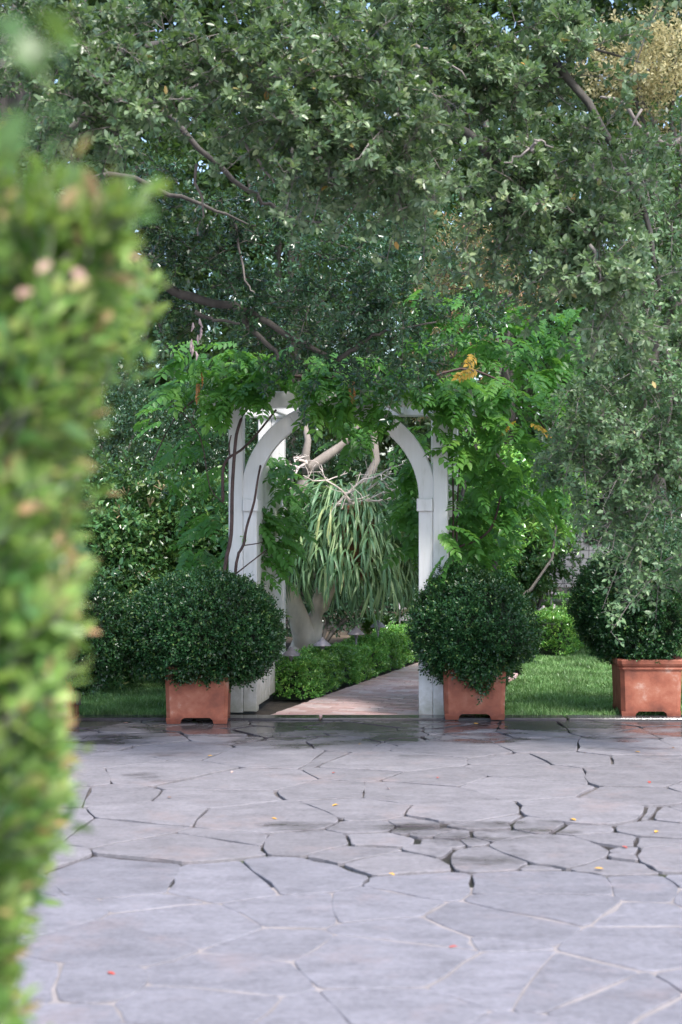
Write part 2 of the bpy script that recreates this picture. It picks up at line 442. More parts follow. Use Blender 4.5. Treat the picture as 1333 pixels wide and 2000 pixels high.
def joint_mat():
    m, nt, bs, out = new_mat('damp_joint')
    geo = N(nt, 'ShaderNodeNewGeometry')
    n0 = noise(nt, 1.3, 3, .5, geo.outputs['Position'])
    sx = N(nt, 'ShaderNodeSeparateXYZ'); nt.links.new(geo.outputs['Position'], sx.inputs[0])
    bi = N(nt, 'ShaderNodeFloatCurve')
    mr = N(nt, 'ShaderNodeMapRange'); mr.inputs['From Min'].default_value = 6.8; mr.inputs['From Max'].default_value = 11.8
    nt.links.new(sx.outputs['Y'], mr.inputs['Value']); nt.links.new(mr.outputs[0], bi.inputs['Value'])
    cv = bi.mapping.curves[0]      # open, muddy joints near the seam and along the garden edge, filled ones between
    cv.points[0].location = (0, .9); cv.points[1].location = (1, .75)
    for p in ((.05, .8), (.28, .62), (.45, .30), (.68, .34), (.85, .7)): cv.points.new(*p)
    bi.mapping.update()
    n1_ = N(nt, 'ShaderNodeMath', operation='MULTIPLY_ADD'); n1_.inputs[1].default_value = .42
    nt.links.new(bi.outputs[0], n1_.inputs[0])
    n1b = N(nt, 'ShaderNodeMath', operation='SUBTRACT'); nt.links.new(n0.outputs['Fac'], n1b.inputs[0]); n1b.inputs[1].default_value = .21
    nt.links.new(n1b.outputs[0], n1_.inputs[2])
    r = ramp(nt, [(.46, (.12,.105,.10)), (.53, (.030,.024,.022)), (.68, (.022,.022,.014)), (.8, (.05,.07,.02))])
    nt.links.new(n1_.outputs[0], r.inputs['Fac']); nt.links.new(r.outputs[0], bs.inputs['Base Color'])
    bs.inputs['Roughness'].default_value = .5
    n2 = noise(nt, 60, 4, .6, geo.outputs['Position'])
    b = N(nt, 'ShaderNodeBump'); b.inputs['Strength'].default_value = .6; b.inputs['Distance'].default_value = .01
    nt.links.new(n2.outputs['Fac'], b.inputs['Height']); nt.links.new(b.outputs[0], bs.inputs['Normal'])
    return m
M['joint'] = joint_mat()
def brick_mat():
    m, nt, bs, out = new_mat('path_brick')
    geo = N(nt, 'ShaderNodeNewGeometry'); oi = N(nt, 'ShaderNodeObjectInfo')
    n1 = noise(nt, 18, 5, .6, geo.outputs['Position'])
    mr = N(nt, 'ShaderNodeMath', operation='MULTIPLY_ADD'); mr.inputs[1].default_value = .4
    nt.links.new(n1.outputs['Fac'], mr.inputs[0])
    m2 = N(nt, 'ShaderNodeMath', operation='MULTIPLY'); m2.inputs[1].default_value = .6
    nt.links.new(oi.outputs['Random'], m2.inputs[0]); nt.links.new(m2.outputs[0], mr.inputs[2])
    r = ramp(nt, [(.15, (.54,.34,.315)), (.5, (.66,.48,.46)), (.8, (.70,.57,.56))])
    nt.links.new(mr.outputs[0], r.inputs['Fac']); nt.links.new(r.outputs[0], bs.inputs['Base Color'])
    bs.inputs['Roughness'].default_value = .45
    b = N(nt, 'ShaderNodeBump'); b.inputs['Strength'].default_value = .4; b.inputs['Distance'].default_value = .006
    nt.links.new(n1.outputs['Fac'], b.inputs['Height']); nt.links.new(b.outputs[0], bs.inputs['Normal'])
    return m
M['brick'] = brick_mat()

# ------------------------------------------------------------------ leaf machinery
T6V = np.array([(0,0,0),(.32,.5,.10),(.72,.37,.08),(1,0,-.08),(.72,-.37,.08),(.32,-.5,.10)])
T6F = np.array([(0,1,2,3),(0,3,4,5)])
T4V = np.array([(0,0,0),(.45,.5,.10),(1,0,-.06),(.45,-.5,.10)])
T4F = np.array([(0,1,2),(0,2,3)])

def leaf_arrays(P, D, Nn, L, W, tv=T6V, tf=T6F):
    X = unit(D); Z = Nn - (Nn * X).sum(1, keepdims=True) * X; Z = unit(Z); Y = np.cross(Z, X)
    n, k = len(P), len(tv)
    V = (P[:, None, :] + X[:, None, :] * (tv[None, :, 0:1] * L[:, None, None])
         + Y[:, None, :] * (tv[None, :, 1:2] * W[:, None, None]) + Z[:, None, :] * (tv[None, :, 2:3] * W[:, None, None]))
    F = tf[None] + (np.arange(n) * k)[:, None, None]
    return V.reshape(-1, 3), F.reshape(-1, tf.shape[1]), len(tf)

def foliage(name, leaves, mat, parent=None, six=True, kind=None, extra=None):
    P, D, Nn, L, W, rv = leaves
    tv, tf = (T6V, T6F) if six else (T4V, T4F)
    V, F, fk = leaf_arrays(P, D, Nn, L, W, tv, tf)
    me = np_mesh(name, V, [F], mat, np.repeat(rv, fk))
    o = link(name, me, parent)
    if kind: o['kind'] = kind
    return o

def sprigs(P, D, k, slen, leafL, ratio=.5, up=.7, spread=.9, rnd=None, tip=0.0, ros=0.0):
    """k leaves along each of the twigs starting at P with direction D"""
    n = len(P)
    D = unit(D)
    a = unit(np.cross(D, rng.normal(size=(n, 3)))); b = np.cross(D, a)
    t = ros + (1 - ros) * (np.arange(k) + .5) / k
    ph = rng.uniform(0, 6.28, n)[:, None] + np.arange(k)[None] * 2.399
    rad = a[:, None] * np.cos(ph)[..., None] + b[:, None] * np.sin(ph)[..., None]
    sl = slen * rng.uniform(.6, 1.3, n)
    pos = P[:, None] + D[:, None] * (t[None] * sl[:, None])[..., None] + rad * .004
    ld = D[:, None] * (.45 + .5 * t[None, :, None]) + rad * spread + rng.normal(size=(n, k, 3)) * .18
    nn = np.array([0, 0, up])[None, None] + D[:, None] * .45 + rng.normal(size=(n, k, 3)) * .38
    LL = leafL * rng.uniform(.6, 1.2, (n, k)) * (1.05 - .35 * t[None])
    rv = np.clip((rng.uniform(0, 1, n)[:, None] * .45 + rng.uniform(0, 1, (n, k)) * .55) + tip * (t[None] - .5), 0, 1)
    m = n * k
    return [pos.reshape(m, 3), ld.reshape(m, 3), nn.reshape(m, 3), LL.reshape(m), (LL * ratio).reshape(m), rv.reshape(m)], (P, P + D * sl[:, None])

def twig_mesh(name, A, B, r, mat, parent, bend=.0):
    """thin three-sided twigs from A to B, one joined mesh"""
    n = len(A); d = unit(B - A)
    a = unit(np.cross(d, rng.normal(size=(n, 3)))); b = np.cross(d, a)
    V = []
    for base, s in ((A, 1.0), (B, .35)):
        for k in range(3):
            t = 2.094 * k
            V.append(base + (a * math.cos(t) + b * math.sin(t)) * r * s)
    V = np.stack(V, 1).reshape(-1, 3)
    f = np.array([(0,1,4,3),(1,2,5,4),(2,0,3,5)])
    F = (f[None] + (np.arange(n) * 6)[:, None, None]).reshape(-1, 4)
    o = link(name, np_mesh(name, V, [F], mat), parent)
    o['kind'] = 'stuff'
    return o

def clumps(blobs, sub_n, sub_r, per, droop=.0, out=.8):
    """blobs: (center(3), radii(3), weight). sub-clumps of twigs spread through each blob"""
    Ps, Ds = [], []
    for c, r, w in blobs:
        c = np.array(c, float); r = np.array(r, float)
        ns = max(1, int(sub_n * w))
        d = unit(rng.normal(size=(ns, 3)))
        rr = rng.uniform(.25, 1.0, ns) ** .5
        sc = c + d * r * rr[:, None]
        sr = sub_r * rng.uniform(.55, 1.25, ns)
        q = unit(rng.normal(size=(ns, per, 3)))
        qq = rng.uniform(.1, 1, (ns, per, 1)) ** .6
        p = sc[:, None] + q * qq * sr[:, None, None] * np.array([1.15, 1.15, .75])
        dd = q * out + d[:, None] * .6 + np.array([0, 0, .25 - droop]) + rng.normal(size=(ns, per, 3)) * .3
        Ps.append(p.reshape(-1, 3)); Ds.append(dd.reshape(-1, 3))
    return np.concatenate(Ps), np.concatenate(Ds)

def boughs(blobs, per_blob, sp, length, droop=.25, ros=True):
    """leafy branchlets: each starts inside its blob, reaches out and droops; twigs sit along it"""
    Ps, Ds, As, Bs = [], [], [], []
    for c, r, w in blobs:
        c = np.array(c, float); r = np.array(r, float)
        nb = max(1, int(per_blob * w))
        d = unit(rng.normal(size=(nb, 3)) + np.array([0, -.25, .1]))
        st = c + d * r * rng.uniform(.0, .55, (nb, 1)) + rng.normal(size=(nb, 3)) * .03
        L = length * rng.uniform(.6, 1.35, nb)
        bd = unit(d * np.array([1, 1, .6]) + rng.normal(size=(nb, 3)) * .35)
        t = np.linspace(.18, 1.0, sp)[None, :] + rng.uniform(-.04, .04, (nb, sp))
        def pt(tt): 
            q = st[:, None] + bd[:, None] * (tt * L[:, None])[..., None]
            q[..., 2] -= droop * L[:, None] * tt ** 2
            return q
        p = pt(t)
        tang = bd[:, None] - np.array([0, 0, 1.0]) * (2 * droop * t)[..., None]
        side = unit(np.cross(tang, rng.normal(size=(nb, sp, 3))))
        dd = unit(tang) * .55 + side * (1.05 - .6 * np.clip(t, 0, 1))[..., None] + np.array([0, -.1, .35]) + rng.normal(size=(nb, sp, 3)) * .15
        Ps.append(p.reshape(-1, 3)); Ds.append(dd.reshape(-1, 3))
        k = pt(np.tile(np.array([0, .34, .67, 1.0]), (nb, 1)))
        for i in range(3): As.append(k[:, i]); Bs.append(k[:, i+1])
    return np.concatenate(Ps), np.concatenate(Ds), np.concatenate(As), np.concatenate(Bs)

def wander(p0, p1, n=7, amp=.08, sag=0.0):
    p0, p1 = np.array(p0, float), np.array(p1, float)
    L = np.linalg.norm(p1 - p0)
    o = []
    for i in range(n):
        t = i / (n - 1)
        q = p0 + (p1 - p0) * t + rng.normal(size=3) * amp * L * (0 if i in (0, n-1) else 1) * .5
        q[2] -= sag * 4 * t * (1 - t)
        o.append(q)
    return o

def taper(r0, r1, n): return [r0 + (r1 - r0) * i / (n - 1) for i in range(n)]

# ================================================================== GROUND
g = Mesh().add([(-300,-100,-.06),(300,-100,-.06),(300,600,-.06),(-300,600,-.06)], [(0,1,2,3)]).build('ground', M['far_ground'])
tag(g, 'bare leaf-littered garden soil reaching back under the trees', 'ground', kind='structure')

# ---- patio of irregular flagstones
def clip(poly, nx, ny, d):
    """keep nx*x+ny*y <= d"""
    o = []
    for i in range(len(poly)):
        a, b = poly[i], poly[(i+1) % len(poly)]
        da, db = nx*a[0]+ny*a[1]-d, nx*b[0]+ny*b[1]-d
        if da <= 0: o.append(a)
        if da * db < 0:
            t = da / (da - db); o.append((a[0]+(b[0]-a[0])*t, a[1]+(b[1]-a[1])*t))
    return o

def inset(poly, e):
    n = len(poly); o = []
    A = sum(poly[i][0]*poly[(i+1)%n][1]-poly[(i+1)%n][0]*poly[i][1] for i in range(n))
    if A < 0: poly = poly[::-1]
    cx = sum(p[0] for p in poly)/n; cy_ = sum(p[1] for p in poly)/n
    res = list(poly)
    for i in range(n):
        a, b = poly[i], poly[(i+1)%n]
        ex, ey = b[0]-a[0], b[1]-a[1]; l = math.hypot(ex, ey)
        if l < 1e-6: continue
        nx, ny = ey/l, -ex/l
        u = random.random()
        ee = e*.35 if u < .55 else (e if u < .85 else e*2.6)
        ee *= 1 + .7*abs(ny)**2
        res = clip(res, nx, ny, nx*a[0]+ny*a[1]-ee)
        if len(res) < 3: return res
    return res

def roughen(poly, amp):
    o = []
    n = len(poly)
    for i in range(n):
        a, b = poly[i], poly[(i+1)%n]
        l = math.hypot(b[0]-a[0], b[1]-a[1])
        if l < .03: 
            o.append(a); continue
        # knock off the corner and bow the edge a little
        t = min(.018, l*.2)/l
        o.append((a[0]+(b[0]-a[0])*t, a[1]+(b[1]-a[1])*t))
        if l > .16:
            for s in ((.5,) if l < .4 else (.33, .68)):
                nx, ny = (b[1]-a[1])/l, -(b[0]-a[0])/l
                k = random.uniform(-amp, amp)
                o.append((a[0]+(b[0]-a[0])*s+nx*k, a[1]+(b[1]-a[1])*s+ny*k))
        o.append((b[0]-(b[0]-a[0])*t, b[1]-(b[1]-a[1])*t))
    return o

SEAM = 6.86
PX0, PX1, PY0, PY1 = -3.5, 3.5, 3.0, 11.80
patio = empty('patio'); tag(patio, 'irregular lavender-grey flagstone patio, damp along the garden edge', 'patio', kind='structure')
# bed under the stones
b = Mesh(); b.add([(-9,SEAM-.5,-.016),(9,SEAM-.5,-.016),(9,PY1,-.016),(-9,PY1,-.016)], [(0,1,2,3)]).build('joint_bed', M['joint'], patio)
b = Mesh(); b.add([(-9,-6,-.0045),(9,-6,-.0045),(9,SEAM-.30,-.0045),(-9,SEAM-.30,-.0045)], [(0,1,2,3)]).build('mortar_bed', M['mortar'], patio)

def flags():
    seeds = []
    def grid(x0, x1, y0, y1, sx, sy, gap, front):
        ny = round((y1-y0)/sy); nx = int((x1-x0)/sx)+1
        for j in range(ny):
            for i in range(-1, nx+1):
                seeds.append((x0+(i+.5+(j%2)*.5)*sx+random.uniform(-.5,.5)*sx, y0+(j+.5)*(y1-y0)/ny+random.uniform(-.45,.45)*sy, random.uniform(-.5,.5)*sx*sy*.55, gap, front))
    grid(PX0+.6, PX1-.6, PY0, SEAM-.02, .42, .43, .0040, True)
    grid(PX0, PX1, SEAM+.04, PY1, .56, .52, .0080, False)
    # broken small pieces right of the middle and along the wet edge
    for k in range(30): seeds.append((random.uniform(.0, 1.85), random.uniform(7.05, 8.2), -.02, .010, False))
    for k in range(14): seeds.append((random.uniform(-1.9, 1.6), random.uniform(10.6, 11.6), -.02, .009, False))
    x0, x1, y0, y1, edge_h, sx, sy = PX0, PX1, PY0, PY1, .0022, .56, .52
    for a in seeds:
        gap, front = a[3], a[4]
        poly = [(x0,y0),(x1,y0),(x1,y1),(x0,y1)]
        for c in seeds:
            if c is a: continue
            dx, dy = c[0]-a[0], c[1]-a[1]
            if abs(dx) > 3*sx or abs(dy) > 3*sy: continue
            poly = clip(poly, dx, dy, (c[0]**2+c[1]**2-a[0]**2-a[1]**2+a[2]-c[2])/2 - (math.hypot(dx, dy)*.015 if c[4] != a[4] else 0))
            if len(poly) < 3: break
        if len(poly) < 3: continue
        p0 = inset(poly, gap)
        if len(p0) < 3: continue
        p0 = roughen(p0, .017)
        n = len(p0)
        cx = sum(p[0] for p in p0)/n; cy_ = sum(p[1] for p in p0)/n
        ar = abs(sum(p0[i][0]*p0[(i+1)%n][1]-p0[(i+1)%n][0]*p0[i][1] for i in range(n)))/2
        if ar < .006: continue
        h = random.uniform(-.002, .003); tx, ty = random.uniform(-.004,.004), random.uniform(-.004,.004)
        top = lambda p, dz: (p[0]-cx, p[1]-cy_, h+dz+tx*(p[0]-cx)+ty*(p[1]-cy_))
        sh = 1 - .004/max(.1, math.sqrt(ar)/2)
        up = [(cx+(p[0]-cx)*sh, cy_+(p[1]-cy_)*sh) for p in p0]
        vs = [top(p, -.034) for p in p0] + [top(p, -edge_h) for p in p0] + [top(p, 0) for p in up]
        fs = [tuple(range(2*n, 3*n))]
        for k in range(2):
            for i in range(n):
                j = (i+1) % n
                fs.append((k*n+i, k*n+j, k*n+n+j, k*n+n+i))
        Mesh().add(vs, fs).build('flagstone', M['stone_front'] if front else M['stone'], patio, loc=(cx, cy_, 0))
flags()
# the same paving goes on behind and beside the view
M['stone_far'] = stone_mat('bluestone_sheet', (.188, .182, .204))
b = Mesh()
for x0, x1, y0, y1 in ((-9, PX0-.02, SEAM, PY1), (PX1+.02, 9, SEAM, PY1), (-9, PX0-.02, PY0, SEAM), (PX1+.02, 9, PY0, SEAM), (-9, 9, -6, PY0-.02)):
    b.add([(x0,y0,-.001),(x1,y0,-.001),(x1,y1,-.001),(x0,y1,-.001)], [(0,1,2,3)])
b.build('outer_paving', M['stone_far'], patio)

# ---- kerb between patio and garden
kerb = empty('kerb'); tag(kerb, 'low wet stone kerb between the patio and the lawn', 'kerb', kind='structure')
x = -6.0
while x < 6.0:
    w = random.uniform(.8, 1.15)
    Mesh().box(0, w-.012, 0, .20, -.05, .014+random.uniform(-.003,.003), .010).build('kerb_stone', M['kerb'], kerb, loc=(x, PY1+.012, 0))
    x += w

# ---- lawns, bed and brick path
PA = np.array([-.56, 12.03]); PD = unit(np.array([1.39, 4.25])); PN = np.array([PD[1], -PD[0]])   # path's left edge, direction, right normal
PW = 1.23
def path_x(y, off): # x of a line offset to the right of the left edge
    s = (y - PA[1] - PN[1]*off) / PD[1]
    return PA[0] + PD[0]*s + PN[0]*off
lawn = Mesh()
YL = [12.02, 13, 14, 15, 16, 17, 18, 19]
def sheet(xs0, xs1, z=-.012):
    m = Mesh(); vs, fs = [], []
    for i, y in enumerate(YL):
        vs += [(xs0(y), y, z), (xs1(y), y, z)]
    for i in range(len(YL)-1):
        fs.append((2*i, 2*i+1, 2*i+3, 2*i+2))
    return m.add(vs, fs)
ll = sheet(lambda y: -6.0, lambda y: -1.0).build('lawn', M['lawn']); tag(ll, 'shaded lawn left of the arbor', 'lawn', kind='structure')
lr = sheet(lambda y: min(1.80, max(1.05, path_x(min(y, 16.0), PW+.08))), lambda y: 6.0).build('lawn', M['lawn']); tag(lr, 'lit lawn right of the brick path', 'lawn', kind='structure')
bd = sheet(lambda y: -.998, lambda y: path_x(y, 0)-.01 if y < 16.3 else 1.9, -.018).build('soil_bed', M['soil']); tag(bd, 'dark soil bed under the low hedge', 'soil', kind='structure')
bp = empty('brick_path'); tag(bp, 'pinkish brick path running back through the arbor', 'path', kind='structure')
def pp(s, o, z): q = PA + PD*s + PN*o; return (q[0], q[1], z)
s0, s1 = -.55, 4.95
pb = [(pp(s0,0,0)[0],pp(s0,0,0)[1]), (pp(s0,PW,0)[0],pp(s0,PW,0)[1]), (pp(s1,PW,0)[0],pp(s1,PW,0)[1]), (pp(s1,0,0)[0],pp(s1,0,0)[1])]
pb = clip(pb, 0, -1, -12.02); pb = clip(pb, 1, 0, 1.74)
Mesh().add([(p[0],p[1],-.003) for p in pb], [tuple(range(len(pb)))]).build('path_bed', M['mortar'], bp)
ang = math.atan2(PN[1], PN[0])
BL, BW = .205, .098
brick_me = Mesh().box(-BL/2+.003, BL/2-.003, -BW/2+.003, BW/2-.003, -.03, .012, .004).mesh('brick', M['brick'])
bricks = []
row = 0; s = s0
while s < s1:
    off = -BL*.5 if row % 2 else 0.0
    o = off
    while o < PW - .03:
        a0, a1 = max(0, o), min(PW, o+BL)
        if a1 - a0 > .05: bricks.append((s + BW/2, (a0+a1)/2, a1-a0))
        o += BL
    s += BW; row += 1
rest = Mesh(); cnt = 0
for (s, o, w) in sorted(bricks, key=lambda t: t[0]):
    c = pp(s, o, 0)
    if c[0] > 1.68: continue
    hz = random.uniform(-.003, .003)
    if c[1] < 12.15:
        q = [pp(s-BW/2+.003, o-w/2+.003, 0), pp(s-BW/2+.003, o+w/2-.003, 0), pp(s+BW/2-.003, o+w/2-.003, 0), pp(s+BW/2-.003, o-w/2+.003, 0)]
        pl = clip([(p[0], p[1]) for p in q], 0, -1, -12.022)
        if len(pl) < 3: continue
        n = len(pl)
        vs = [(p[0]-c[0], p[1]-c[1], -.03) for p in pl] + [(p[0]-c[0], p[1]-c[1], .012) for p in pl]
        fs = [tuple(range(n, 2*n))] + [(i, (i+1)%n, n+(i+1)%n, n+i) for i in range(n)]
        Mesh().add(vs, fs).build('brick', M['brick'], bp, loc=(c[0], c[1], hz)); cnt += 1
    elif cnt < 296:
        ob = link('brick', brick_me, bp, (c[0], c[1], hz)); ob.rotation_euler = (random.uniform(-.012,.012), random.uniform(-.012,.012), ang)
        ob.scale = (w/BL, 1, 1); cnt += 1
    else:
        vs = [pp(s+ds, o+do, z) for z in (-.03, .012+hz) for ds, do in ((-BW/2+.004,-w/2+.004),(-BW/2+.004,w/2-.004),(BW/2-.004,w/2-.004),(BW/2-.004,-w/2+.004))]
        rest.add(vs, [(4,5,6,7),(0,1,5,4),(1,2,6,5),(2,3,7,6),(3,0,4,7)])
tag(rest.build('far_bricks', M['brick'], bp), kind='stuff')

# ---- grass
def grass(name, label, fx0, fx1, y0, y1, n, cat='grass'):
    y = y0 + (y1-y0) * rng.uniform(0, 1, n) ** 1.15
    a = np.array([fx0(v) for v in y]); b2 = np.array([fx1(v) for v in y])
    x = a + (b2-a) * rng.uniform(0, 1, n)
    P = np.stack([x, y, np.full(n, -.014)], 1)
    D = np.stack([rng.normal(0, .38, n), rng.normal(0, .38, n), np.ones(n)], 1)
    Nn = rng.normal(size=(n, 3)) + np.array([0, -.4, .1])
    L = rng.uniform(.03, .075, n) * (.8 + .35*np.sin(x*7+y*3)*np.cos(y*5.1-x*2.2)); W = rng.uniform(.005, .009, n)
    rv = np.clip(rng.uniform(0, 1, n)*.8 + .2*rng.uniform(0,1,n), 0, 1)
    tv = np.array([(0,.5,0),(0,-.5,0),(.6,0.3,0.8),(1,0,3.0)])
    V, F, fk = leaf_arrays(P, D, Nn, L, W, tv, np.array([(0,1,2),(1,3,2)]))
    o = link(name, np_mesh(name, V, [F], M['grass'], np.repeat(rv, 2)))
    tag(o, label, cat, kind='stuff')
grass('grass', 'short green grass blades on the lawn left of the arbor', lambda y: -.45*y/2-.35, lambda y: -1.02, 12.0, 16.0, 60000)
grass('grass', 'short green grass blades on the lawn right of the path', lambda y: min(1.80, max(1.05, path_x(min(y, 16.0), PW+.08))), lambda y: .225*y+.4, 12.0, 19.0, 100000)

# ================================================================== ARBOR
arb = empty('garden_arbor', (-.04, 12.13, 0), R(-8.0))
tag(arb, 'white painted wooden arbor with a round arch over the brick path', 'arbor')
CXL, CXR = -.906+.04, .842+.04      # outer edges (local)
JL, JR = -.678+.04, .614+.04        # inner edges of the jambs
ARC_C, ZS = (JL+JR)/2, 1.66
RI, RO = (JR-JL)/2, (JR-JL)/2+.135
DEP = 1.22
def arbor_face(y0, back=False):
    for sx, xo, xi in ((-1, CXL, JL), (1, CXR, JR)):
        w = .115
        xa, xb = (xo, xo+w) if sx < 0 else (xo-w, xo)
        Mesh().box(xa, xb, y0, y0+.10, 0, 2.43, .006).build('post', M['paint'], arb)
        ja, jb = (xb+.002, xi) if sx < 0 else (xi, xa-.002)
        Mesh().box(ja, jb, y0+.006, y0+.094, .01, ZS-.055, .005).build('jamb', M['paint'], arb)
        Mesh().box(ja-.014 if sx > 0 else ja, jb if sx > 0 else jb+.014, y0-.022, y0+.112, ZS-.055, ZS+.045, .006).build('capital', M['paint'], arb)
    # arch ring in three pieces
    n = 36; m = None
    for k in range(3):
        vs, fs = [], []
        a0, a1 = math.pi*k/3+ (.002 if k else 0), math.pi*(k+1)/3
        for i in range(n//3+1):
            a = a0 + (a1-a0)*i/(n//3)
            for r in (RI, RI+.008, RO-.008, RO):
                ins = .006 if r in (RI, RO) else 0
                vs.append((ARC_C+r*math.cos(a), y0+.012+ins, ZS+.045+r*math.sin(a)))
            for r in (RO, RO-.008, RI+.008, RI):
                ins = .006 if r in (RI, RO) else 0
                vs.append((ARC_C+r*math.cos(a), y0+.088-ins, ZS+.045+r*math.sin(a)))
        for i in range(n//3):
            for q in range(8):
                p = (q+1) % 8
                fs.append((i*8+q, i*8+p, i*8+8+p, i*8+8+q))
        fs.append(tuple(range(7,-1,-1))); e = (n//3)*8; fs.append(tuple(range(e, e+8)))
        Mesh().add(vs, fs).build('arch_ring', M['paint'], arb)
arbor_face(0.0)
for sx, xo in ((-1, CXL), (1, CXR)):
    xa, xb = (xo, xo+.115) if sx < 0 else (xo-.115, xo)
    Mesh().box(xa, xb, DEP, DEP+.10, 0, 2.43, .006).build('post', M['paint'], arb)
    ja, jb = (xb+.002, xb+.115) if sx < 0 else (xa-.115, xa-.002)
    Mesh().box(ja, jb, DEP+.006, DEP+.094, .01, 2.42, .005).build('jamb', M['paint'], arb)
    # vertical boards of the side wall, between the inner jambs
    xi = JL if sx < 0 else JR
    y = .098
    nb = 7; bw = (DEP-.1)/nb
    for k in range(nb):
        xx = xi-.03 if sx < 0 else xi+.005
        Mesh().box(xx, xx+.025, y+.004, y+bw-.004, .05+.02*(k>2), 1.98, .003).build('side_board', M['paint'], arb)
        y += bw
    for z in (.10, 1.0, 1.9):
        xx = xi-.075 if sx < 0 else xi+.035
        Mesh().box(xx, xx+.04, .101, DEP-.003, z, z+.09, .004).build('side_rail', M['paint'], arb)
for y0 in (.0, DEP+.02):
    Mesh().box(CXL-.24, CXR+.20, y0+.015-.06, y0+.015-.012, 2.432, 2.555, .005).build('beam', M['paint'], arb)
    Mesh().box(CXL-.24, CXR+.20, y0+.10, y0+.148, 2.432, 2.555, .005).build('beam', M['paint'], arb)
for i in range(7):
    x = CXL-.12 + i*(CXR-CXL+.3)/6
    Mesh().box(x, x+.045, .151, DEP-.028, 2.44, 2.53, .005).build('rafter', M['paint'], arb)

# ================================================================== PLANTERS
def planter(loc, label, rim=True, w=.50, h=.45, rz=0):
    t = empty('terracotta_planter', loc, rz); tag(t, label, 'planter', 'square terracotta planters along the patio edge')
    def ring(hw, z, c=.03):
        c = min(c, hw*.3)
        return [(-hw+c,-hw,z),(hw-c,-hw,z),(hw,-hw+c,z),(hw,hw-c,z),(hw-c,hw,z),(-hw+c,hw,z),(-hw,hw-c,z),(-hw,-hw+c,z)]
    a = w/2*.93; bT = w/2*.97
    zs = [(a, .045), (a*1.004, .10), (bT*.995, h-.10), (bT, h-.082)]
    prof = zs + ([(w/2*1.005, h-.080), (w/2*1.015, h-.070), (w/2*.985, h-.060), (w/2*1.03, h-.050), (w/2*1.065, h-.034), (w/2*1.075, h-.008), (w/2*1.055, h)] if rim else [(bT*1.0, h-.03), (bT*1.02, h-.01), (bT*1.01, h)])
    prof += [(w/2-.045, h), (w/2-.05, h-.07)]
    vs, fs = [], []
    for hw, z in prof: vs += ring(hw, z)
    for k in range(len(prof)-1):
        for i in range(8):
            j = (i+1) % 8
            fs.append((k*8+i, k*8+j, k*8+8+j, k*8+8+i))
    fs.append(tuple(range(7, -1, -1)))
    Mesh().add(vs, fs).build('body', M['terra'], t)
    # four feet with the arched notch between
    f = .105
    for sx in (-1, 1):
        for sy in (-1, 1):
            m = Mesh()
            p = [(a, a), (a-f-.03, a), (a-f-.03, a-f-.03), (a, a-f-.03)]
            q = [(a-.004, a-.004), (a-f, a-.004), (a-f, a-f), (a-.004, a-f)]
            vs = [(sx*u, sy*v, .0449) for u, v in p] + [(sx*u, sy*v, .03) for u, v in [(a,a),(a-f-.008,a),(a-f-.008,a-f-.008),(a,a-f-.008)]] + [(sx*u, sy*v, 0.0) for u, v in q]
            fs = [(0,1,2,3)[::-1], (8,9,10,11)] + [(k*4+i, k*4+(i+1)%4, k*4+4+(i+1)%4, k*4+4+i) for k in range(2) for i in range(4)]
            m.add(vs, fs).build('foot', M['terra'], t)
    Mesh().add(ring(w/2-.055, h-.06), [tuple(range(8))]).build('potting_soil', M['soil'], t)
    return t

def boxwood(c, r, label, n=5200, cut=None, rough=.07, shape=None):
    """c centre, r radii"""
    c = np.array(c); r = np.array(r)
    t = empty('boxwood_shrub', (c[0], c[1], c[2]-r[2]*1.0)); tag(t, label, 'shrub', 'boxwood shrubs in terracotta planters')
    base = Vector(t.location)
    d = unit(rng.normal(size=(n, 3)))
    ph = rng.uniform(0, 6.28, 6); k = rng.normal(size=(6, 3)) * 3.6
    lump = sum(np.sin(d @ k[i] + ph[i]) for i in range(6)) / 6
    k2 = rng.normal(size=(6, 3)) * 10
    lump2 = sum(np.sin(d @ k2[i] + ph[i]) for i in range(6)) / 6
    rr = (1 + rough*lump*1.6 + rough*.8*lump2) * (1 - .13*rng.uniform(0, 1, n)**1.6)
    rr += (rng.uniform(0, 1, n) > .93) * rng.uniform(0, .09, n)
    rr += (rng.uniform(0, 1, n) > .988) * rng.uniform(.04, .14, n)
    if shape is not None: rr *= shape(d)
    P = c + d * r * rr[:, None] - np.array(base)
    D = d * .9 + np.array([0, 0, .35]) + rng.normal(size=(n, 3)) * .35
    lv, _ = sprigs(P, D, 8, .055, .033, .58, up=.6, spread=.8, tip=.55)
    foliage('foliage', lv, M['box'], t, six=False)
    # woody interior
    m = Mesh()
    nu, nv = 22, 12
    vs, fs = [], []
    for j in range(nv+1):
        th = math.pi*j/nv
        for i in range(nu):
            a = 2*math.pi*i/nu
            dd = np.array([[math.sin(th)*math.cos(a), math.sin(th)*math.sin(a), math.cos(th)]])
            lm = sum(np.sin(dd @ k[q] + ph[q]) for q in range(6))/6
            sc = .84*(1+rough*1.6*lm[0])*(shape(dd)[0] if shape is not None else 1)
            vs.append(tuple(c + dd[0]*r*sc - np.array(base)))
    for j in range(nv):
        for i in range(nu):
            l = (i+1) % nu
            fs.append((j*nu+i, (j+1)*nu+i, (j+1)*nu+l, j*nu+l))
    m.add(vs, fs).build('inner_growth', M['inner'], t)
    Mesh().tube([(0,0,-.12),(.01,0,.15),(0,.02,r[2])], [.035,.03,.02], 8).build('stem', M['bark'], t)
    return t

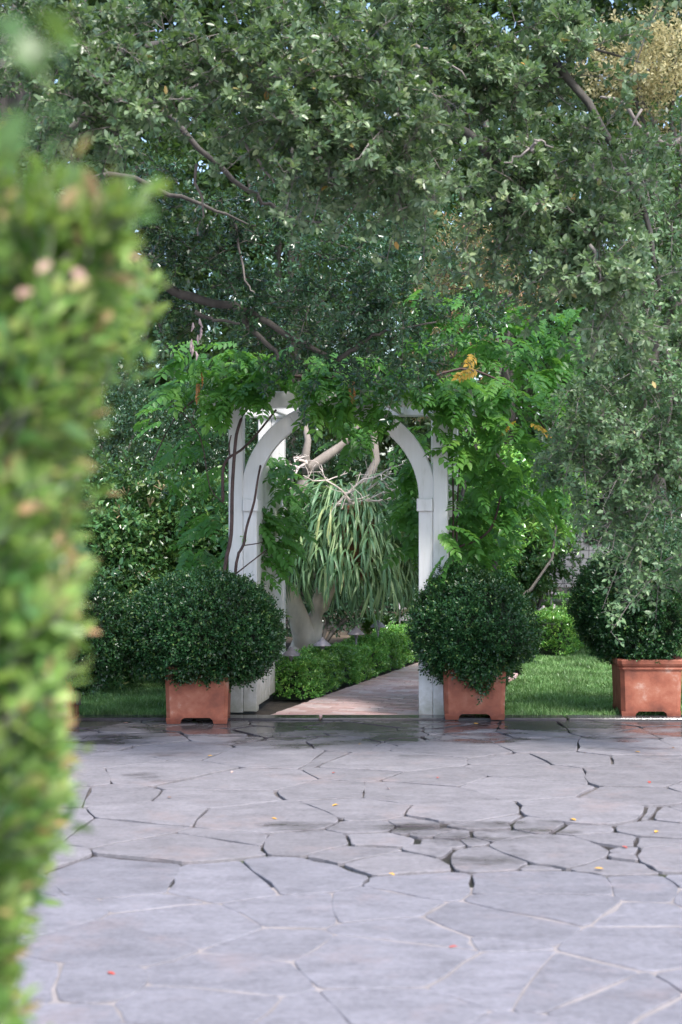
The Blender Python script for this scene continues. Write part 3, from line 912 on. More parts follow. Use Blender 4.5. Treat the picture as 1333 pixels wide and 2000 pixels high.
PL = [((383, 1416), 'reddish square terracotta planter beside the left arbor post', 0.02, False),
      ((930, 1408), 'square terracotta planter in front of the right arbor post', -.03, False),
      ((1275, 1403), 'square terracotta planter with thick visible rim at the right edge', -.02, True),
      ((75, 1420), 'terracotta planter mostly hidden behind the blurred foreground hedge', .03, True)]
for (px, py), lab, rz, rim in PL:
    Y = CAM_H*FPX/(py-1000.0)
    q = at(px, py, Y)
    planter((q[0], Y+.25, .005), lab, rim, w=.495, h=.44 if px < 1200 else .45, rz=rz)
boxwood(at(398, 1230, 11.8), (.585, .56, .41), 'dense rounded boxwood in planter left of the arch', n=7500, rough=.05, shape=lambda d: 1 - .10*np.clip(-d[:,2],0,1)*0 + .06*np.abs(d[:,0])*(d[:,2]<0))
boxwood(at(922, 1225, 12.0), (.475, .48, .435), 'looser shaggy boxwood in planter right of the arch', n=6500, rough=.17)
boxwood(at(1252, 1188, 12.25), (.48, .48, .43), 'dark boxwood in the rimmed planter at the right edge', n=6000, rough=.14)
boxwood(at(150, 1238, 11.75), (.42, .45, .42), 'dark boxwood behind the blurred hedge at far left', n=5000, rough=.06)

# ================================================================== LOW HEDGES
def hedge(name, label, pts, w, h, n, leaf=.037):
    """clipped hedge along a ground polyline"""
    t = empty(name, (pts[0][0], pts[0][1], 0)); tag(t, label, 'hedge')
    b0 = np.array([pts[0][0], pts[0][1], 0.0])
    seg = [np.linalg.norm(np.subtract(pts[i+1], pts[i])) for i in range(len(pts)-1)]
    tot = sum(seg)
    Ps, Ds = [], []
    for i in range(len(pts)-1):
        a, e = np.array(pts[i], float), np.array(pts[i+1], float)
        d = (e-a)/seg[i]; nn = np.array([-d[1], d[0]])
        k = int(n*seg[i]/tot)
        s = rng.uniform(-.02, seg[i]+.02, k)
        per = rng.uniform(0, 2*h+w, k)
        side = np.where(per < h, -1, np.where(per > h+w, 1, 0))
        off = np.where(side == 0, per-h-w/2, side*w/2.0)
        z = np.where(side == 0, h, np.where(side < 0, per, per-h-w))
        z = np.maximum(z, .03)
        # ends
        en = rng.uniform(0, 1, k) < max(.06, .8*w/(seg[i]+w))
        s = np.where(en, np.where(rng.uniform(0,1,k) < .5, 0, seg[i]), s)
        off = np.where(en, rng.uniform(-w/2, w/2, k), off); z = np.where(en, rng.uniform(.03, h, k), z)
        wob = .022*np.sin(s*5.1+z*7) + .018*np.sin(s*13+off*9) + rng.normal(0, .012, k)
        o = np.stack([nn[0]*side, nn[1]*side, (side == 0)*1.0], 1)
        sink = rng.uniform(0, .05, k)
        xy = a + d*s[:, None] + nn*off[:, None]
        P = np.concatenate([xy, z[:, None]], 1) + o*(wob-sink)[:, None]
        P[:, 2] = np.maximum(P[:, 2] * (1 + .04*np.sin(s*2.3)), .015)
        Ps.append(P-b0); Ds.append(o*.8+np.array([0,0,.45])+rng.normal(size=(k,3))*.4)
        hw, hh = w/2-.07, h-.07
        a_, e_ = a+d*.09, e-d*.09
        c = [a_-nn*hw, e_-nn*hw, e_+nn*hw, a_+nn*hw]
        vs = [(q[0]-b0[0], q[1]-b0[1], -.005) for q in c] + [(q[0]-b0[0], q[1]-b0[1], hh) for q in c]
        Mesh().add(vs, [(4,5,6,7),(0,1,5,4),(1,2,6,5),(2,3,7,6),(3,0,4,7)]).build('inner_growth', M['inner'], t)
    lv, _ = sprigs(np.concatenate(Ps), np.concatenate(Ds), 8, .042, leaf, .6, up=.7)
    foliage('foliage', lv, M['hedge'], t, six=False)
    return t
def pl(s, o): q = PA + PD*s + PN*o; return (q[0], q[1])
hedge('low_hedge', 'low clipped green hedge along the left side of the brick path', [pl(.98, -.24), pl(6.2, -.24)], .40, .30, 5200)
hedge('low_hedge', 'low clipped hedge bordering the lawn behind the right planters', [(2.28, 17.0), (2.80, 18.45), (4.6, 18.75)], .45, .42, 3600)
hedge('low_hedge', 'farther low hedge beyond the bend of the path at right', [(1.9, 21.3), (4.6, 21.6)], .5, .42, 1800)
hedge('low_hedge', 'short far hedge behind the hats of the path lights', [(.35, 18.2), (1.25, 18.6)], .4, .34, 1100)

# ================================================================== PATH LIGHTS
lamp_parts = None
def path_light(px, py, Y, label):
    global lamp_parts
    q = at(px, py, Y)
    hgt = q[2]
    t = empty('path_light', (q[0], Y, 0)); tag(t, label, 'garden light', 'hat-shaped path lights along the hedges')
    if lamp_parts is None:
        hat = Mesh().lathe([(.004,.062),(.010,.060),(.012,.052),(.050,.018),(.066,.002),(.068,-.004),(.064,-.005),(.012,.036)], 24).mesh('hat', M['metal'], True)
        lens = Mesh().lathe([(.016,-.04),(.019,-.036),(.019,.02),(.012,.024)], 14).mesh('lamp_socket', M['metal'], True)
        lamp_parts = (hat, lens)
    o_ = link('hat', lamp_parts[0], t, (0, 0, hgt-.01)); o_.scale = (1.2, 1.2, 1.15)
    link('lamp_socket', lamp_parts[1], t, (0, 0, hgt-.01))
    Mesh().lathe([(.022,0),(.022,.015),(.009,.02),(.009,hgt-.04)], 10).build('stem', M['metal'], t)
for a in [(569, 1277, 13.15, 'hat-shaped path light nearest the left arbor post'),
          (630, 1258, 13.9, 'hat-shaped path light in front of the pale tree trunk base'),
          (696, 1236, 14.9, 'hat-shaped path light second to the right of the trunk'),
          (739, 1222, 15.8, 'hat-shaped path light below the right edge of the fern'),
          (781, 1187, 17.4, 'highest path light beside the shaggy boxwood top'),
          (794, 1209, 16.6, 'path light half hidden behind the shaggy boxwood'),
          (1077, 1159, 21.0, 'topmost of three path lights between the right planters'),
          (1062, 1193, 18.0, 'lower left of three path lights between the right planters'),
          (1083, 1190, 18.15, 'lower right of three path lights between the right planters')]:
    path_light(*a)

# ================================================================== TREE WITH STAGHORN FERN
tr = empty('pale_trunk_tree', (-.36, 15.6, 0)); tag(tr, 'pale smooth forked tree trunk carrying the big fern, seen through the arch', 'tree')
tb = np.array([-.36, 15.6, 0.])
def tpts(l): return [at(*p) - tb for p in l]
M['grey_bark'] = plain_mat('grey_upper_bark', (.21, .18, .155), .8, .3, 8, .4, 24, stretch=(1, 1, .5))
trunk = Mesh()
trunk.tube([np.array([0,0,-.1]), np.array([0,0,.10])] + tpts([(597,1268,15.6),(604,1240,15.6),(613,1212,15.6),(624,1185,15.6),(650,1120,15.65),(685,1050,15.7)]), [.26,.20,.17,.135,.105,.098,.09,.08], 14)
trunk.build('trunk', M['pale_bark'], tr, True)
limb = Mesh().tube(tpts([(600,1272,15.56),(594,1238,15.54),(583,1205,15.5),(570,1172,15.5),(556,1140,15.5),(548,1090,15.55)]), [.13,.12,.105,.098,.09,.08], 14)
limb.build('limb', M['pale_bark'], tr, True)
Mesh().tube(tpts([(548,1092,15.55),(555,1030,15.65),(578,985,15.7),(592,945,15.75),(606,915,15.8),(640,890,15.9),(672,868,16),(700,830,16.1),(690,740,16.2)]), [.078,.07,.068,.065,.06,.052,.045,.035,.02], 12).build('limb', M['grey_bark'], tr, True)
Mesh().tube(tpts([(684,1052,15.7),(705,960,15.75),(735,900,15.8),(728,820,15.9),(740,700,16)]), [.075,.05,.042,.035,.02], 10).build('limb', M['grey_bark'], tr, True)
Mesh().tube(tpts([(600,925,15.8),(597,890,15.8),(602,860,15.85),(590,800,15.9)]), [.055,.045,.035,.02], 8).build('limb', M['grey_bark'], tr, True)
# bleached dead branch
dm = Mesh()
def dead(p, d, L, r, depth):
    p = np.array(p); d = unit(d)
    n = 4; pts = [p]
    for i in range(n):
        d = unit(d + rng.normal(size=3)*.22); pts.append(pts[-1] + d*L/n)
    dm.tube(pts, taper(r, r*.55, n+1), 5)
    if depth > 0:
        for k in range(3):
            i = rng.integers(1, n+1)
            dead(pts[i], d*.5 + rng.normal(size=3)*np.array([.8,.4,.6]) + np.array([0,-.1,.25]), L*rng.uniform(.45,.75), r*.55, depth-1)
for a, e, L in [((650,985,14.75),(790,960,14.7),.6), ((655,990,14.75),(700,930,14.6),.5), ((690,985,14.7),(640,930,14.6),.4), ((690,980,15),(760,920,14.9),.42), ((560,950,15),(640,985,14.9),.35), ((600,900,15.2),(560,935,15),.25), ((600,905,15.2),(590,870,15),.2), ((740,970,15),(785,940,14.9),.3)]:
    A, E = at(*a)-tb, at(*e)-tb
    dm = Mesh(); dead(A, E-A, L, .014, 2); dm.build('dead_branch', M['dead_wood'], tr)

# sparse leafy crown, high up
cb = [(at(640,560,16.5)-tb, (1.2,.8,.9), 1.3), (at(820,500,16.8)-tb, (1.0,.8,.8), 1.2)]
P, D = clumps(cb, 70, .26, 9, .1)
lv, tw = sprigs(P, D, 7, .16, .06, .5)
foliage('crown', lv, M['oak_dark'], tr)

FERN_C = at(692, 1040, 15.25)
fern = empty('staghorn_fern', (FERN_C[0], FERN_C[1], FERN_C[2]-.5)); tag(fern, 'huge hanging staghorn fern with strap fronds on the pale tree', 'fern')
fb = np.array(fern.location)
def frond_mesh(i):
    """drooping strap that forks once or twice"""
    r_ = np.random.default_rng(100+i)
    V, F = [], []
    L = 1.0
    def strap(p, head, pitch, length, w0, w1, n, depth, yaw_rate, droop):
        nonlocal V, F
        step = length/n
        base = len(V)
        pts = []
        for k in range(n+1):
            t = k/n
            w = (w0 + (w1-w0)*t)
            if depth == 0: w *= (1 - max(0, (t-.55)/.45)**1.6*.93)
            d = np.array([math.cos(pitch)*math.cos(head), math.cos(pitch)*math.sin(head), math.sin(pitch)])
            s = np.array([-math.sin(head), math.cos(head), 0])
            nrm = np.cross(d, s)
            V.append(p - s*w/2 + nrm*w*.18); V.append(p - nrm*0); V.append(p + s*w/2 + nrm*w*.18)
            pts.append((p.copy(), head, pitch))
            p = p + d*step
            pitch = max(-1.5, pitch - droop*step*(1.0+.3*t)); head += yaw_rate*step
        for k in range(n):
            a = base+3*k
            F.append((a, a+1, a+4, a+3)); F.append((a+1, a+2, a+5, a+4))
        if depth > 0:
            for sgn in (-1, 1):
                q, hh, pi_ = pts[-1]
                s = np.array([-math.sin(hh), math.cos(hh), 0])
                strap(q + s*sgn*w1*.22 - np.array([math.cos(pi_)*math.cos(hh), math.cos(pi_)*math.sin(hh), math.sin(pi_)])*.01, hh + sgn*r_.uniform(.2,.5), pi_+r_.uniform(-.1,.2), r_.uniform(.28,.5), w1*.66, w1*.6, 4, depth-1 if r_.uniform()<.55 else 0, sgn*-.1, droop)
    strap(np.zeros(3), 0.0, r_.uniform(-.1,.7), r_.uniform(.36,.55), .034, .074, 4, 2 if i % 3 else 1, r_.uniform(-.3,.3), r_.uniform(1.9,2.9))
    me = bpy.data.meshes.new('frond')
    me.from_pydata([tuple(v) for v in V], [], F)
    a = me.attributes.new('rnd', 'FLOAT', 'FACE'); a.data.foreach_set('value', np.full(len(F), r_.uniform(.2,.9), dtype=np.float32))
    me.polygons.foreach_set('use_smooth', np.ones(len(F), dtype=bool))
    me.materials.append(M['fern']); me.update()
    return me
FM = [frond_mesh(i) for i in range(12)]
ext_v, ext_f, ext_r = [], [], []
extv = 0
NF = 900
fr_list = []
for i in range(NF):
    u = rng.uniform(0, 1)
    z = -.02 + .92*u                                             # attach height (local to fern base)
    az = rng.uniform(-math.pi, math.pi)
    rc = .19 + .21*math.sin(math.pi*min(1, .12+u*.88))
    facing = -math.sin(az)                                       # +1 towards the camera
    fr_list.append((facing, u, z, az, rc))
fr_list.sort(key=lambda t: -t[0])
fr_list = [f for f in fr_list if not (f[1] < .16 and math.cos(f[3]) < -.45)]
for i, (fac, u, z, az, rc) in enumerate(fr_list):
    me = FM[rng.integers(0, 12)]
    sc = rng.uniform(.36, .56)
    loc = (math.cos(az)*rc*1.15 + rng.normal(0,.03), math.sin(az)*rc + rng.normal(0,.03), z)
    rot = (rng.normal(0,.18), rng.normal(0,.25) + (-.45 if u > .85 else .1), az + rng.normal(0,.35))
    if i < 290:
        o = link('frond', me, fern, loc); o.rotation_euler = rot; o.scale = (sc, sc, sc)
    else:
        mt = Matrix.LocRotScale(Vector(loc), __import__('mathutils').Euler(rot), Vector((sc,sc,sc)))
        n = len(me.vertices); c = np.empty(n*3, dtype=np.float32); me.vertices.foreach_get('co', c); c = c.reshape(-1,3)
        c = c @ np.array(mt.to_3x3()).T + np.array(mt.translation)
        ext_v.append(c); ext_f.append(np.array([tuple(p.vertices) for p in me.polygons])+extv); extv += n
        ext_r.append(np.full(len(me.polygons), rng.uniform(0,1)))
tag(link('rear_fronds', np_mesh('rear_fronds', np.concatenate(ext_v), [np.concatenate(ext_f)], M['fern'], np.concatenate(ext_r), True), fern), kind='stuff')
m = Mesh(); vs, fs = [], []
nu, nv = 24, 14
for j in range(nv+1):
    th = math.pi*j/nv
    for i in range(nu):
        a = 2*math.pi*i/nu
        k = 1 + .12*math.sin(5*a+3*th) + .1*math.sin(9*a-7*th) + rng.normal(0,.04)
        vs.append((.21*math.sin(th)*math.cos(a)*k, .19*math.sin(th)*math.sin(a)*k, .42+.40*math.cos(th)*k))
for j in range(nv):
    for i in range(nu):
        l = (i+1)%nu; fs.append((j*nu+i,(j+1)*nu+i,(j+1)*nu+l,j*nu+l))
m.add(vs, fs).build('root_ball', M['shield'], fern)
for px, py, rx, rz_ in ((690,1003,.15,.07), (715,996,.10,.08), (660,990,.08,.08), (735,1012,.08,.06)):
    q = at(px, py, 14.98) - fb
    m = Mesh(); vs, fs = [], []
    for j in range(9):
        for i in range(9):
            u, v = i/4-1, j/4-1
            k = 1 - .25*(u*u+v*v) + rng.normal(0,.05)
            vs.append((q[0]+u*rx*k, q[1]+.12*(u*u+v*v)+rng.normal(0,.012), q[2]+v*rz_*k))
    for j in range(8):
        for i in range(8):
            fs.append((j*9+i, j*9+i+1, (j+1)*9+i+1, (j+1)*9+i))
    m.add(vs, fs).build('shield_frond', M['shield'], fern)

# ================================================================== WISTERIA ON THE ARBOR
wis = empty('wisteria_vine', (-.85, 12.0, 0)); tag(wis, 'wisteria vine with feathered leaves climbing over the white arbor', 'vine')
wb = np.array([-.85, 12.0, 0])
def stem(l, r0, r1, name='stem'):
    pts = [at(*p)-wb for p in l]
    # smooth
    out = []
    for i in range(len(pts)-1):
        for t in (0, .33, .66):
            p0 = pts[max(0,i-1)]; p1 = pts[i]; p2 = pts[i+1]; p3 = pts[min(len(pts)-1,i+2)]
            out.append(.5*((2*p1)+(-p0+p2)*t+(2*p0-5*p1+4*p2-p3)*t*t+(-p0+3*p1-3*p2+p3)*t**3))
    out.append(pts[-1])
    Mesh().tube(out, taper(r0, r1, len(out)), 7).build(name, M['vine_stem'], wis, True)
stem([(440,1405,11.98),(436,1250,11.96),(440,1110,11.94),(452,1045,11.93),(454,960,11.93),(459,880,11.93),(466,835,11.95),(490,790,12.0),(560,740,12.1)], .018, .011)
stem([(450,1250,11.96),(462,1100,11.93),(476,1065,11.93),(482,1030,11.93),(497,980,11.94),(505,930,12.1),(520,860,12.6)], .013, .008)
stem([(436,980,11.93),(436,920,11.93),(446,895,11.92),(470,880,11.95),(500,850,12.1),(540,800,12.15)], .013, .008)
stem([(450,895,11.93),(448,870,11.92),(452,850,11.93)], .007, .005)
stem([(478,1065,11.93),(500,1062,12.0),(515,1058,12.3)], .005, .004)
stem([(462,1120,11.9),(490,1098,11.9),(520,1075,12.1)], .006, .005)
stem([(880,1250,12.1),(884,1120,12.15),(886,1000,12.2),(884,900,12.2),(880,800,12.2)], .010, .007)
stem([(893,1250,12.15),(892,1100,12.2),(894,980,12.2),(900,880,12.2)], .009, .006)
stem([(890,1070,12.3),(940,1050,12.3),(965,1020,12.25),(980,960,12.2)], .011, .008)
stem([(800,760,12.2),(900,720,12.3),(1000,760,12.3),(1080,860,12.2),(1100,900,12.1)], .012, .006)
stem([(470,760,12.1),(400,770,12.1),(340,820,12.1),(300,900,12.0)], .010, .005)
stem([(420,760,12.1),(560,735,12.1),(700,740,12.1),(860,740,12.2)], .016, .012)
stem([(330,780,12.0),(390,850,12.0),(410,950,12.0),(440,985,12.0)], .005, .004)

def wleaf_mesh(i):
    r_ = np.random.default_rng(300+i)
    V, F, rv = [], [], []
    n = 5 + i % 2
    L = .30
    pts = []
    for k in range(8):
        t = k/7
        pts.append(np.array([L*t*(1-.12*t), .02*math.sin(3*t+i), -.16*L*t*t*(1.2+.5*(i%3))]))
    pts = np.array(pts)
    # leaf stalk
    for k in range(7):
        a, b = pts[k], pts[k+1]
        w = .0016
        base = len(V)
        V += [a+(0,w,0), a-(0,w,0), b-(0,w,0), b+(0,w,0)]
        F.append((base, base+1, base+2, base+3)); rv.append(.8)
    def blade(p, d, nn, l, w):
        v, f, _ = leaf_arrays(np.array([p]), np.array([d]), np.array([nn]), np.array([l]), np.array([w]), WT, T6F)
        base = len(V)
        V.extend(list(v)); F.extend([tuple(q+base) for q in f]); rv.extend([r_.uniform(0,1)]*2)
    for k in range(n):
        t = .26 + .66*k/(n-1)
        x = t*7; j = min(6, int(x)); p = pts[j] + (pts[j+1]-pts[j])*(x-j)
        ll = (.062 + .018*math.sin(math.pi*(.25+.6*t))) * r_.uniform(.9,1.1)
        for s in (-1, 1):
            d = np.array([.55+.2*t, s*1.0, -.25-.35*r_.uniform()]); nn = np.array([.1, -s*.15*-1, 1.0]) + r_.normal(size=3)*.12
            blade(p, d, nn, ll, ll*.56)
    blade(pts[-1], pts[-1]-pts[-2], np.array([0,0,1.]), .078, .036)
    return np.array(V), np.array(F), np.array(rv)
WT = np.array([(0,0,0),(.30,.5,.12),(.62,.40,.10),(1,0,-.14),(.62,-.40,.10),(.30,-.5,.12)])
WL = [wleaf_mesh(i) for i in range(8)]
WM = [np_mesh('leaf', v, [f], M['wist'], r_) for v, f, r_ in WL]
WMY = [np_mesh('leaf', v, [f], M['wist_y'], r_) for v, f, r_ in WL[:2]]
WMD = [np_mesh('leaf', v*np.array([1,.5,1]), [f], M['dead_leaf'], r_) for v, f, r_ in WL[:2]]
# (px0, px1, py0, py1, Y0, Y1, count, outward azimuth bias, near rank)
REG = [(330,460,660,770,11.75,12.3,44,-1.9,0), (440,560,670,750,11.65,12.1,44,-1.6,0),
       (590,650,690,765,11.7,12.2,16,-1.6,0), (640,735,690,815,11.7,12.2,46,-1.5,0), (730,850,690,745,11.7,12.1,16,-1.4,0),
       (640,720,800,860,12.3,13.0,16,-1.5,1),
       (500,585,880,1010,12.5,13.3,44,-.9,1), (500,580,1000,1110,12.4,13.1,44,-1.0,1), (480,530,985,1040,12.3,12.6,8,-1,0),
       (290,420,800,930,12.0,12.8,20,-2.2,1), (350,440,900,1110,12.2,13.0,26,-2.0,1), 
       (860,980,720,880,11.75,12.2,64,-1.2,0), (960,1110,720,900,11.8,12.6,58,-1.0,0), (880,1010,880,1010,12.0,12.8,46,-1.2,1),
       (885,1000,990,1130,12.2,13.2,52,-1.2,1), (985,1110,900,1010,12.2,13.0,30,-1.0,1),
       (800,960,560,700,12.4,13.2,70,-1.5,1), (940,1130,580,730,12.3,13.2,80,-1.3,1),
       (770,835,830,1000,12.7,13.4,44,-1.9,1), (790,830,980,1090,12.8,13.4,18,-1.9,1), (845,900,1010,1090,11.85,11.95,5,-1.6,0), (735,830,738,770,11.6,11.9,16,-1.5,0), (590,640,755,790,11.65,11.9,8,-1.6,0), (738,775,785,820,11.75,11.95,8,-1.5,0), (850,890,780,850,11.7,11.95,8,-1.4,0), (395,535,735,785,11.6,11.95,24,-1.6,0), (835,910,730,790,11.6,11.95,16,-1.6,0), (600,700,730,790,11.6,11.9,10,-1.6,0),
       (220,330,720,860,12.3,13.2,6,-2.0,1)]
wl = []
for (x0,x1,y0,y1,Y0,Y1,n,az,rank) in REG:
    for k in range(int(n*1.1)):
        Y = rng.uniform(Y0, Y1)
        p = at(rng.uniform(x0,x1), rng.uniform(y0,y1), Y)
        wl.append((rank + rng.uniform(0,.6), p, az + rng.normal(0,.8), rng.uniform(.8,1.2)))
wl.sort(key=lambda t: t[0])
sv, sf, sr, nvv = [], [], [], 0
for i, (rk, p, az, sc) in enumerate(wl):
    v = rng.integers(0, 8)
    rot = (rng.normal(0,.35), rng.uniform(-.1,.65), az)
    loc = p - wb
    # start the leaf back from its middle
    loc = loc - np.array([math.cos(az), math.sin(az), 0])*.12*sc
    if i < 300:
        me = WM[v]
        o = link('leaf', me, wis, tuple(loc)); o.rotation_euler = rot; o.scale = (sc,)*3
    else:
        mt = np.array(Matrix.LocRotScale(Vector(loc), __import__('mathutils').Euler(rot), Vector((sc,)*3)))
        V, F, r_ = WL[v]
        sv.append(V @ mt[:3,:3].T + mt[:3,3]); sf.append(F+nvv); sr.append(np.clip(r_*.6+rng.uniform(0,.9)-.2, 0, 1.0)); nvv += len(V)
tag(link('more_leaves', np_mesh('more_leaves', np.concatenate(sv), [np.concatenate(sf)], M['wist'], np.concatenate(sr)), wis), kind='stuff')
for px, py, Y, kind in ((1030,822,11.9,'y'), (1010,820,11.95,'y'), (1045,826,11.95,'y'), (927,690,11.6,'y'), (935,715,11.65,'y'), (385,740,11.75,'d'), (390,715,11.75,'d'), (690,735,11.6,'d'), (680,742,11.6,'d')):
    o = link('leaf', (WMY if kind == 'y' else WMD)[rng.integers(0,2)], wis, tuple(at(px,py,Y)-wb))
    o.rotation_euler = (rng.normal(0,.4), 1.0 if kind == 'd' else .35, rng.uniform(-2.6,-.6)); o.scale = (.6,)*3 if kind == 'd' else (.75,)*3
    o['label'] = 'yellowed wisteria leaf' if kind == 'y' else 'dead brown wisteria leaf'

# ================================================================== OVERHANGING OAK (front, from the left)
oak = empty('oak_tree', (-3.4, 9.6, 0)); tag(oak, 'large small-leaved oak whose limbs arch over the patio from the left', 'tree')
ob = np.array([-3.4, 9.6, 0])
tk = Mesh().tube([(0,0,-.1),(0,0,.2),(.05,0,1.0),(.2,.05,1.8),(.45,.1,2.5),(.9,.1,3.3),(1.3,0,4.2),(1.6,-.1,5.2)], [.40,.32,.27,.25,.22,.18,.13,.08], 14)
tk.build('trunk', M['bark'], oak, True)
def limb_(l, r0, r1, par=oak, base=ob, mat='bark', name='limb'):
    pts = [at(*p)-base if len(p) == 3 else np.array(p[:3]) for p in l]
    out = []
    for i in range(len(pts)-1):
        for t in (0, .25, .5, .75):
            p0 = pts[max(0,i-1)]; p1 = pts[i]; p2 = pts[i+1]; p3 = pts[min(len(pts)-1,i+2)]
            out.append(.5*((2*p1)+(-p0+p2)*t+(2*p0-5*p1+4*p2-p3)*t*t+(-p0+3*p1-3*p2+p3)*t**3))
    out.append(pts[-1])
    out = [o_ + rng.normal(size=3)*.008 for o_ in out]
    Mesh().tube(out, taper(r0, r1, len(out)), 8).build(name, M[mat], par, True)
limb_([(.3,.1,2.1,0), (150,470,10.6), (300,545,10.8), (370,580,10.9), (460,598,10.9), (520,630,10.95), (610,682,11.0), (640,700,11.0)], .046, .016)
limb_([(460,600,10.9), (490,640,10.9), (530,680,10.9), (545,700,10.9)], .028, .010)
limb_([(380,612,10.8), (420,625,10.8), (470,630,10.8)], .018, .008)
limb_([(660,700,11.0), (690,680,11.0), (720,660,11.0), (770,645,11.05), (850,630,11.1)], .020, .006)
limb_([(.45,.1,2.5,0), (150,360,10.0), (330,380,10.2), (420,410,10.2), (500,440,10.4)], .026, .006)
limb_([(.5,.1,2.6,0), (200,200,9.6), (430,330,9.5), (500,380,9.5), (560,420,9.6), (640,440,9.6)], .024, .006)
limb_([(.9,.1,3.3,0), (250,100,9.3), (560,140,9.1), (820,110,9.2), (1050,80,9.3), (1250,120,9.4)], .035, .005)
limb_([(820,110,9.2), (860,200,9.1), (950,300,9.0), (1050,390,9.0), (1120,480,9.0)], .035, .012)
limb_([(560,140,9.1), (640,230,8.9), (720,320,8.8), (800,390,8.8)], .035, .010)
limb_([(1050,80,9.3), (1180,250,9.2), (1260,420,9.1), (1290,560,9.1)], .03, .010)
# dangling grey twigs
for l in ([(285,150,8.8),(330,175,8.8),(345,215,8.8)], [(380,320,9),(395,400,9.2),(388,455,9.2)], [(480,280,9.0),(530,350,9.2),(575,390,9.2)], [(1040,290,8.6),(1050,270,8.6),(1080,285,8.6)], [(1045,280,8.6),(1020,300,8.6),(990,320,8.6)], [(1155,480,8.6),(1168,520,8.6),(1175,545,8.6)], [(455,420,10.6),(480,545,10.6),(500,575,10.6)], [(960,600,10.5),(1030,560,10.4),(1060,540,10.4)], [(90,170,8.8),(190,160,8.8),(240,130,8.8)], [(815,90,8.8),(860,110,8.8),(910,150,8.8)]):
    limb_(l, .010, .004, mat='twig', name='twig')
FO = [(70,110,90,90,8.6,1.0), (180,110,120,80,8.5,1.5), (120,230,110,60,8.5,1), (240,235,110,65,8.4,1.3), (330,60,110,70,8.7,1.3), (400,130,80,60,8.6,.9), (490,80,110,70,8.6,1.2),
      (500,175,120,55,8.5,1.2), (580,225,120,70,8.4,1.4), (660,280,110,65,8.4,1.3), (600,320,100,35,8.5,.7), (620,60,110,70,8.8,1.2), (700,120,100,75,8.5,1.2), (760,190,80,75,8.4,1.1), (790,270,85,75,8.3,1.2),
      (740,350,110,55,8.4,1.1), (820,395,60,50,8.5,.7), (810,60,80,70,9.2,.9), (900,60,90,70,9.3,1.0), (890,170,90,70,9.2,1.0), (960,130,70,80,9.3,1.0), (900,260,80,50,9.2,.8), (1000,60,80,80,9.4,1.0), (1060,170,80,90,9.3,1.1),
      (1000,230,80,40,9.1,.7), (1130,100,60,110,9.4,1.0), (1030,330,90,50,9.0,1.0), (1110,340,90,50,9.0,1.0), (1080,420,100,50,8.9,1.1), (1180,420,90,55,8.9,1.0), (1180,500,90,60,8.9,1.1), (1120,560,80,45,9.0,.8),
      (1240,560,80,60,8.9,.9), (1210,640,60,40,8.9,.6), (950,410,60,50,9.2,.6), (1180,280,70,60,9.1,.8), (1010,480,60,60,9.4,.5), (30,60,60,100,8.8,.7)]
blobs = []
for (px,py,rx,ry,Y,w) in FO:
    s = Y/FPX
    blobs.append((at(px,py,Y)-ob, (rx*s, .34, ry*s), w))
# crown above and outside the picture, towards and away from the camera
for k in range(14):
    c = np.array([rng.uniform(-4.2, 4.0), rng.uniform(7.6, 11.0), 0]); c[2] = CAM_H + 1000/FPX*c[1] + rng.uniform(.25, 1.6)
    blobs.append((c-ob, (.5,.45,.32), 1.0))
for k in range(12):
    c = np.array([rng.uniform(-5.0, -2.3), rng.uniform(8.2, 11.0), rng.uniform(3.0, 5.2)])
    blobs.append((c-ob, (.55,.5,.4), 1.0))
P, D, A_, B_ = boughs(blobs, 13, 13, .34, .25)
lv, tw = sprigs(P, D, 8, .085, .060, .54, up=.7, spread=.85, ros=.35)
twig_mesh('branchlets', A_, B_, .0042, M['twig'], oak)
foliage('crown', lv, M['oak'], oak, six=True)
twig_mesh('twigs', tw[0], tw[1], .0022, M['twig'], oak)
# inner and rear foliage of the same tree: darker, glossier old leaves low over the arbor
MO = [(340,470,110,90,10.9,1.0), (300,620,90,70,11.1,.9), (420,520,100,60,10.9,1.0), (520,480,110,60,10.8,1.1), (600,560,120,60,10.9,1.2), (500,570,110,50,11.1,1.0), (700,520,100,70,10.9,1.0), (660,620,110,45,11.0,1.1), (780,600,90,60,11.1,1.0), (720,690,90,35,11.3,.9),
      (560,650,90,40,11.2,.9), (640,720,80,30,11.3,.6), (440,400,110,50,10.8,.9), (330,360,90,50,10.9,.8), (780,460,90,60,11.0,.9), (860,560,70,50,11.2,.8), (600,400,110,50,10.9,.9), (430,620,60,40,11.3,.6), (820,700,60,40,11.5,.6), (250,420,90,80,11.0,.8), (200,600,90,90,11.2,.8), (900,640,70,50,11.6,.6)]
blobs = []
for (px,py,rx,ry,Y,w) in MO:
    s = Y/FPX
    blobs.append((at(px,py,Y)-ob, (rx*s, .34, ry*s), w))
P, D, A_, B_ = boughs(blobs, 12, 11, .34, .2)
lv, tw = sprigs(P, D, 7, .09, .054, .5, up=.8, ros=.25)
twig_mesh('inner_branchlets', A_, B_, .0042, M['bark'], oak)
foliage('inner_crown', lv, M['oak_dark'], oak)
twig_mesh('inner_twigs', tw[0], tw[1], .0022, M['bark'], oak)
# cluster of dry hanging pods below the limb
for k in range(9):
    a = at(380+rng.normal(0,8), 622+k*8, 10.75+rng.normal(0,.02))-ob
    Mesh().tube([a, a+np.array([rng.normal(0,.006),0,-.03]), a+np.array([rng.normal(0,.012),0,-.065])], [.004,.011,.003], 6).build('seed_pod', M['pod'], oak)

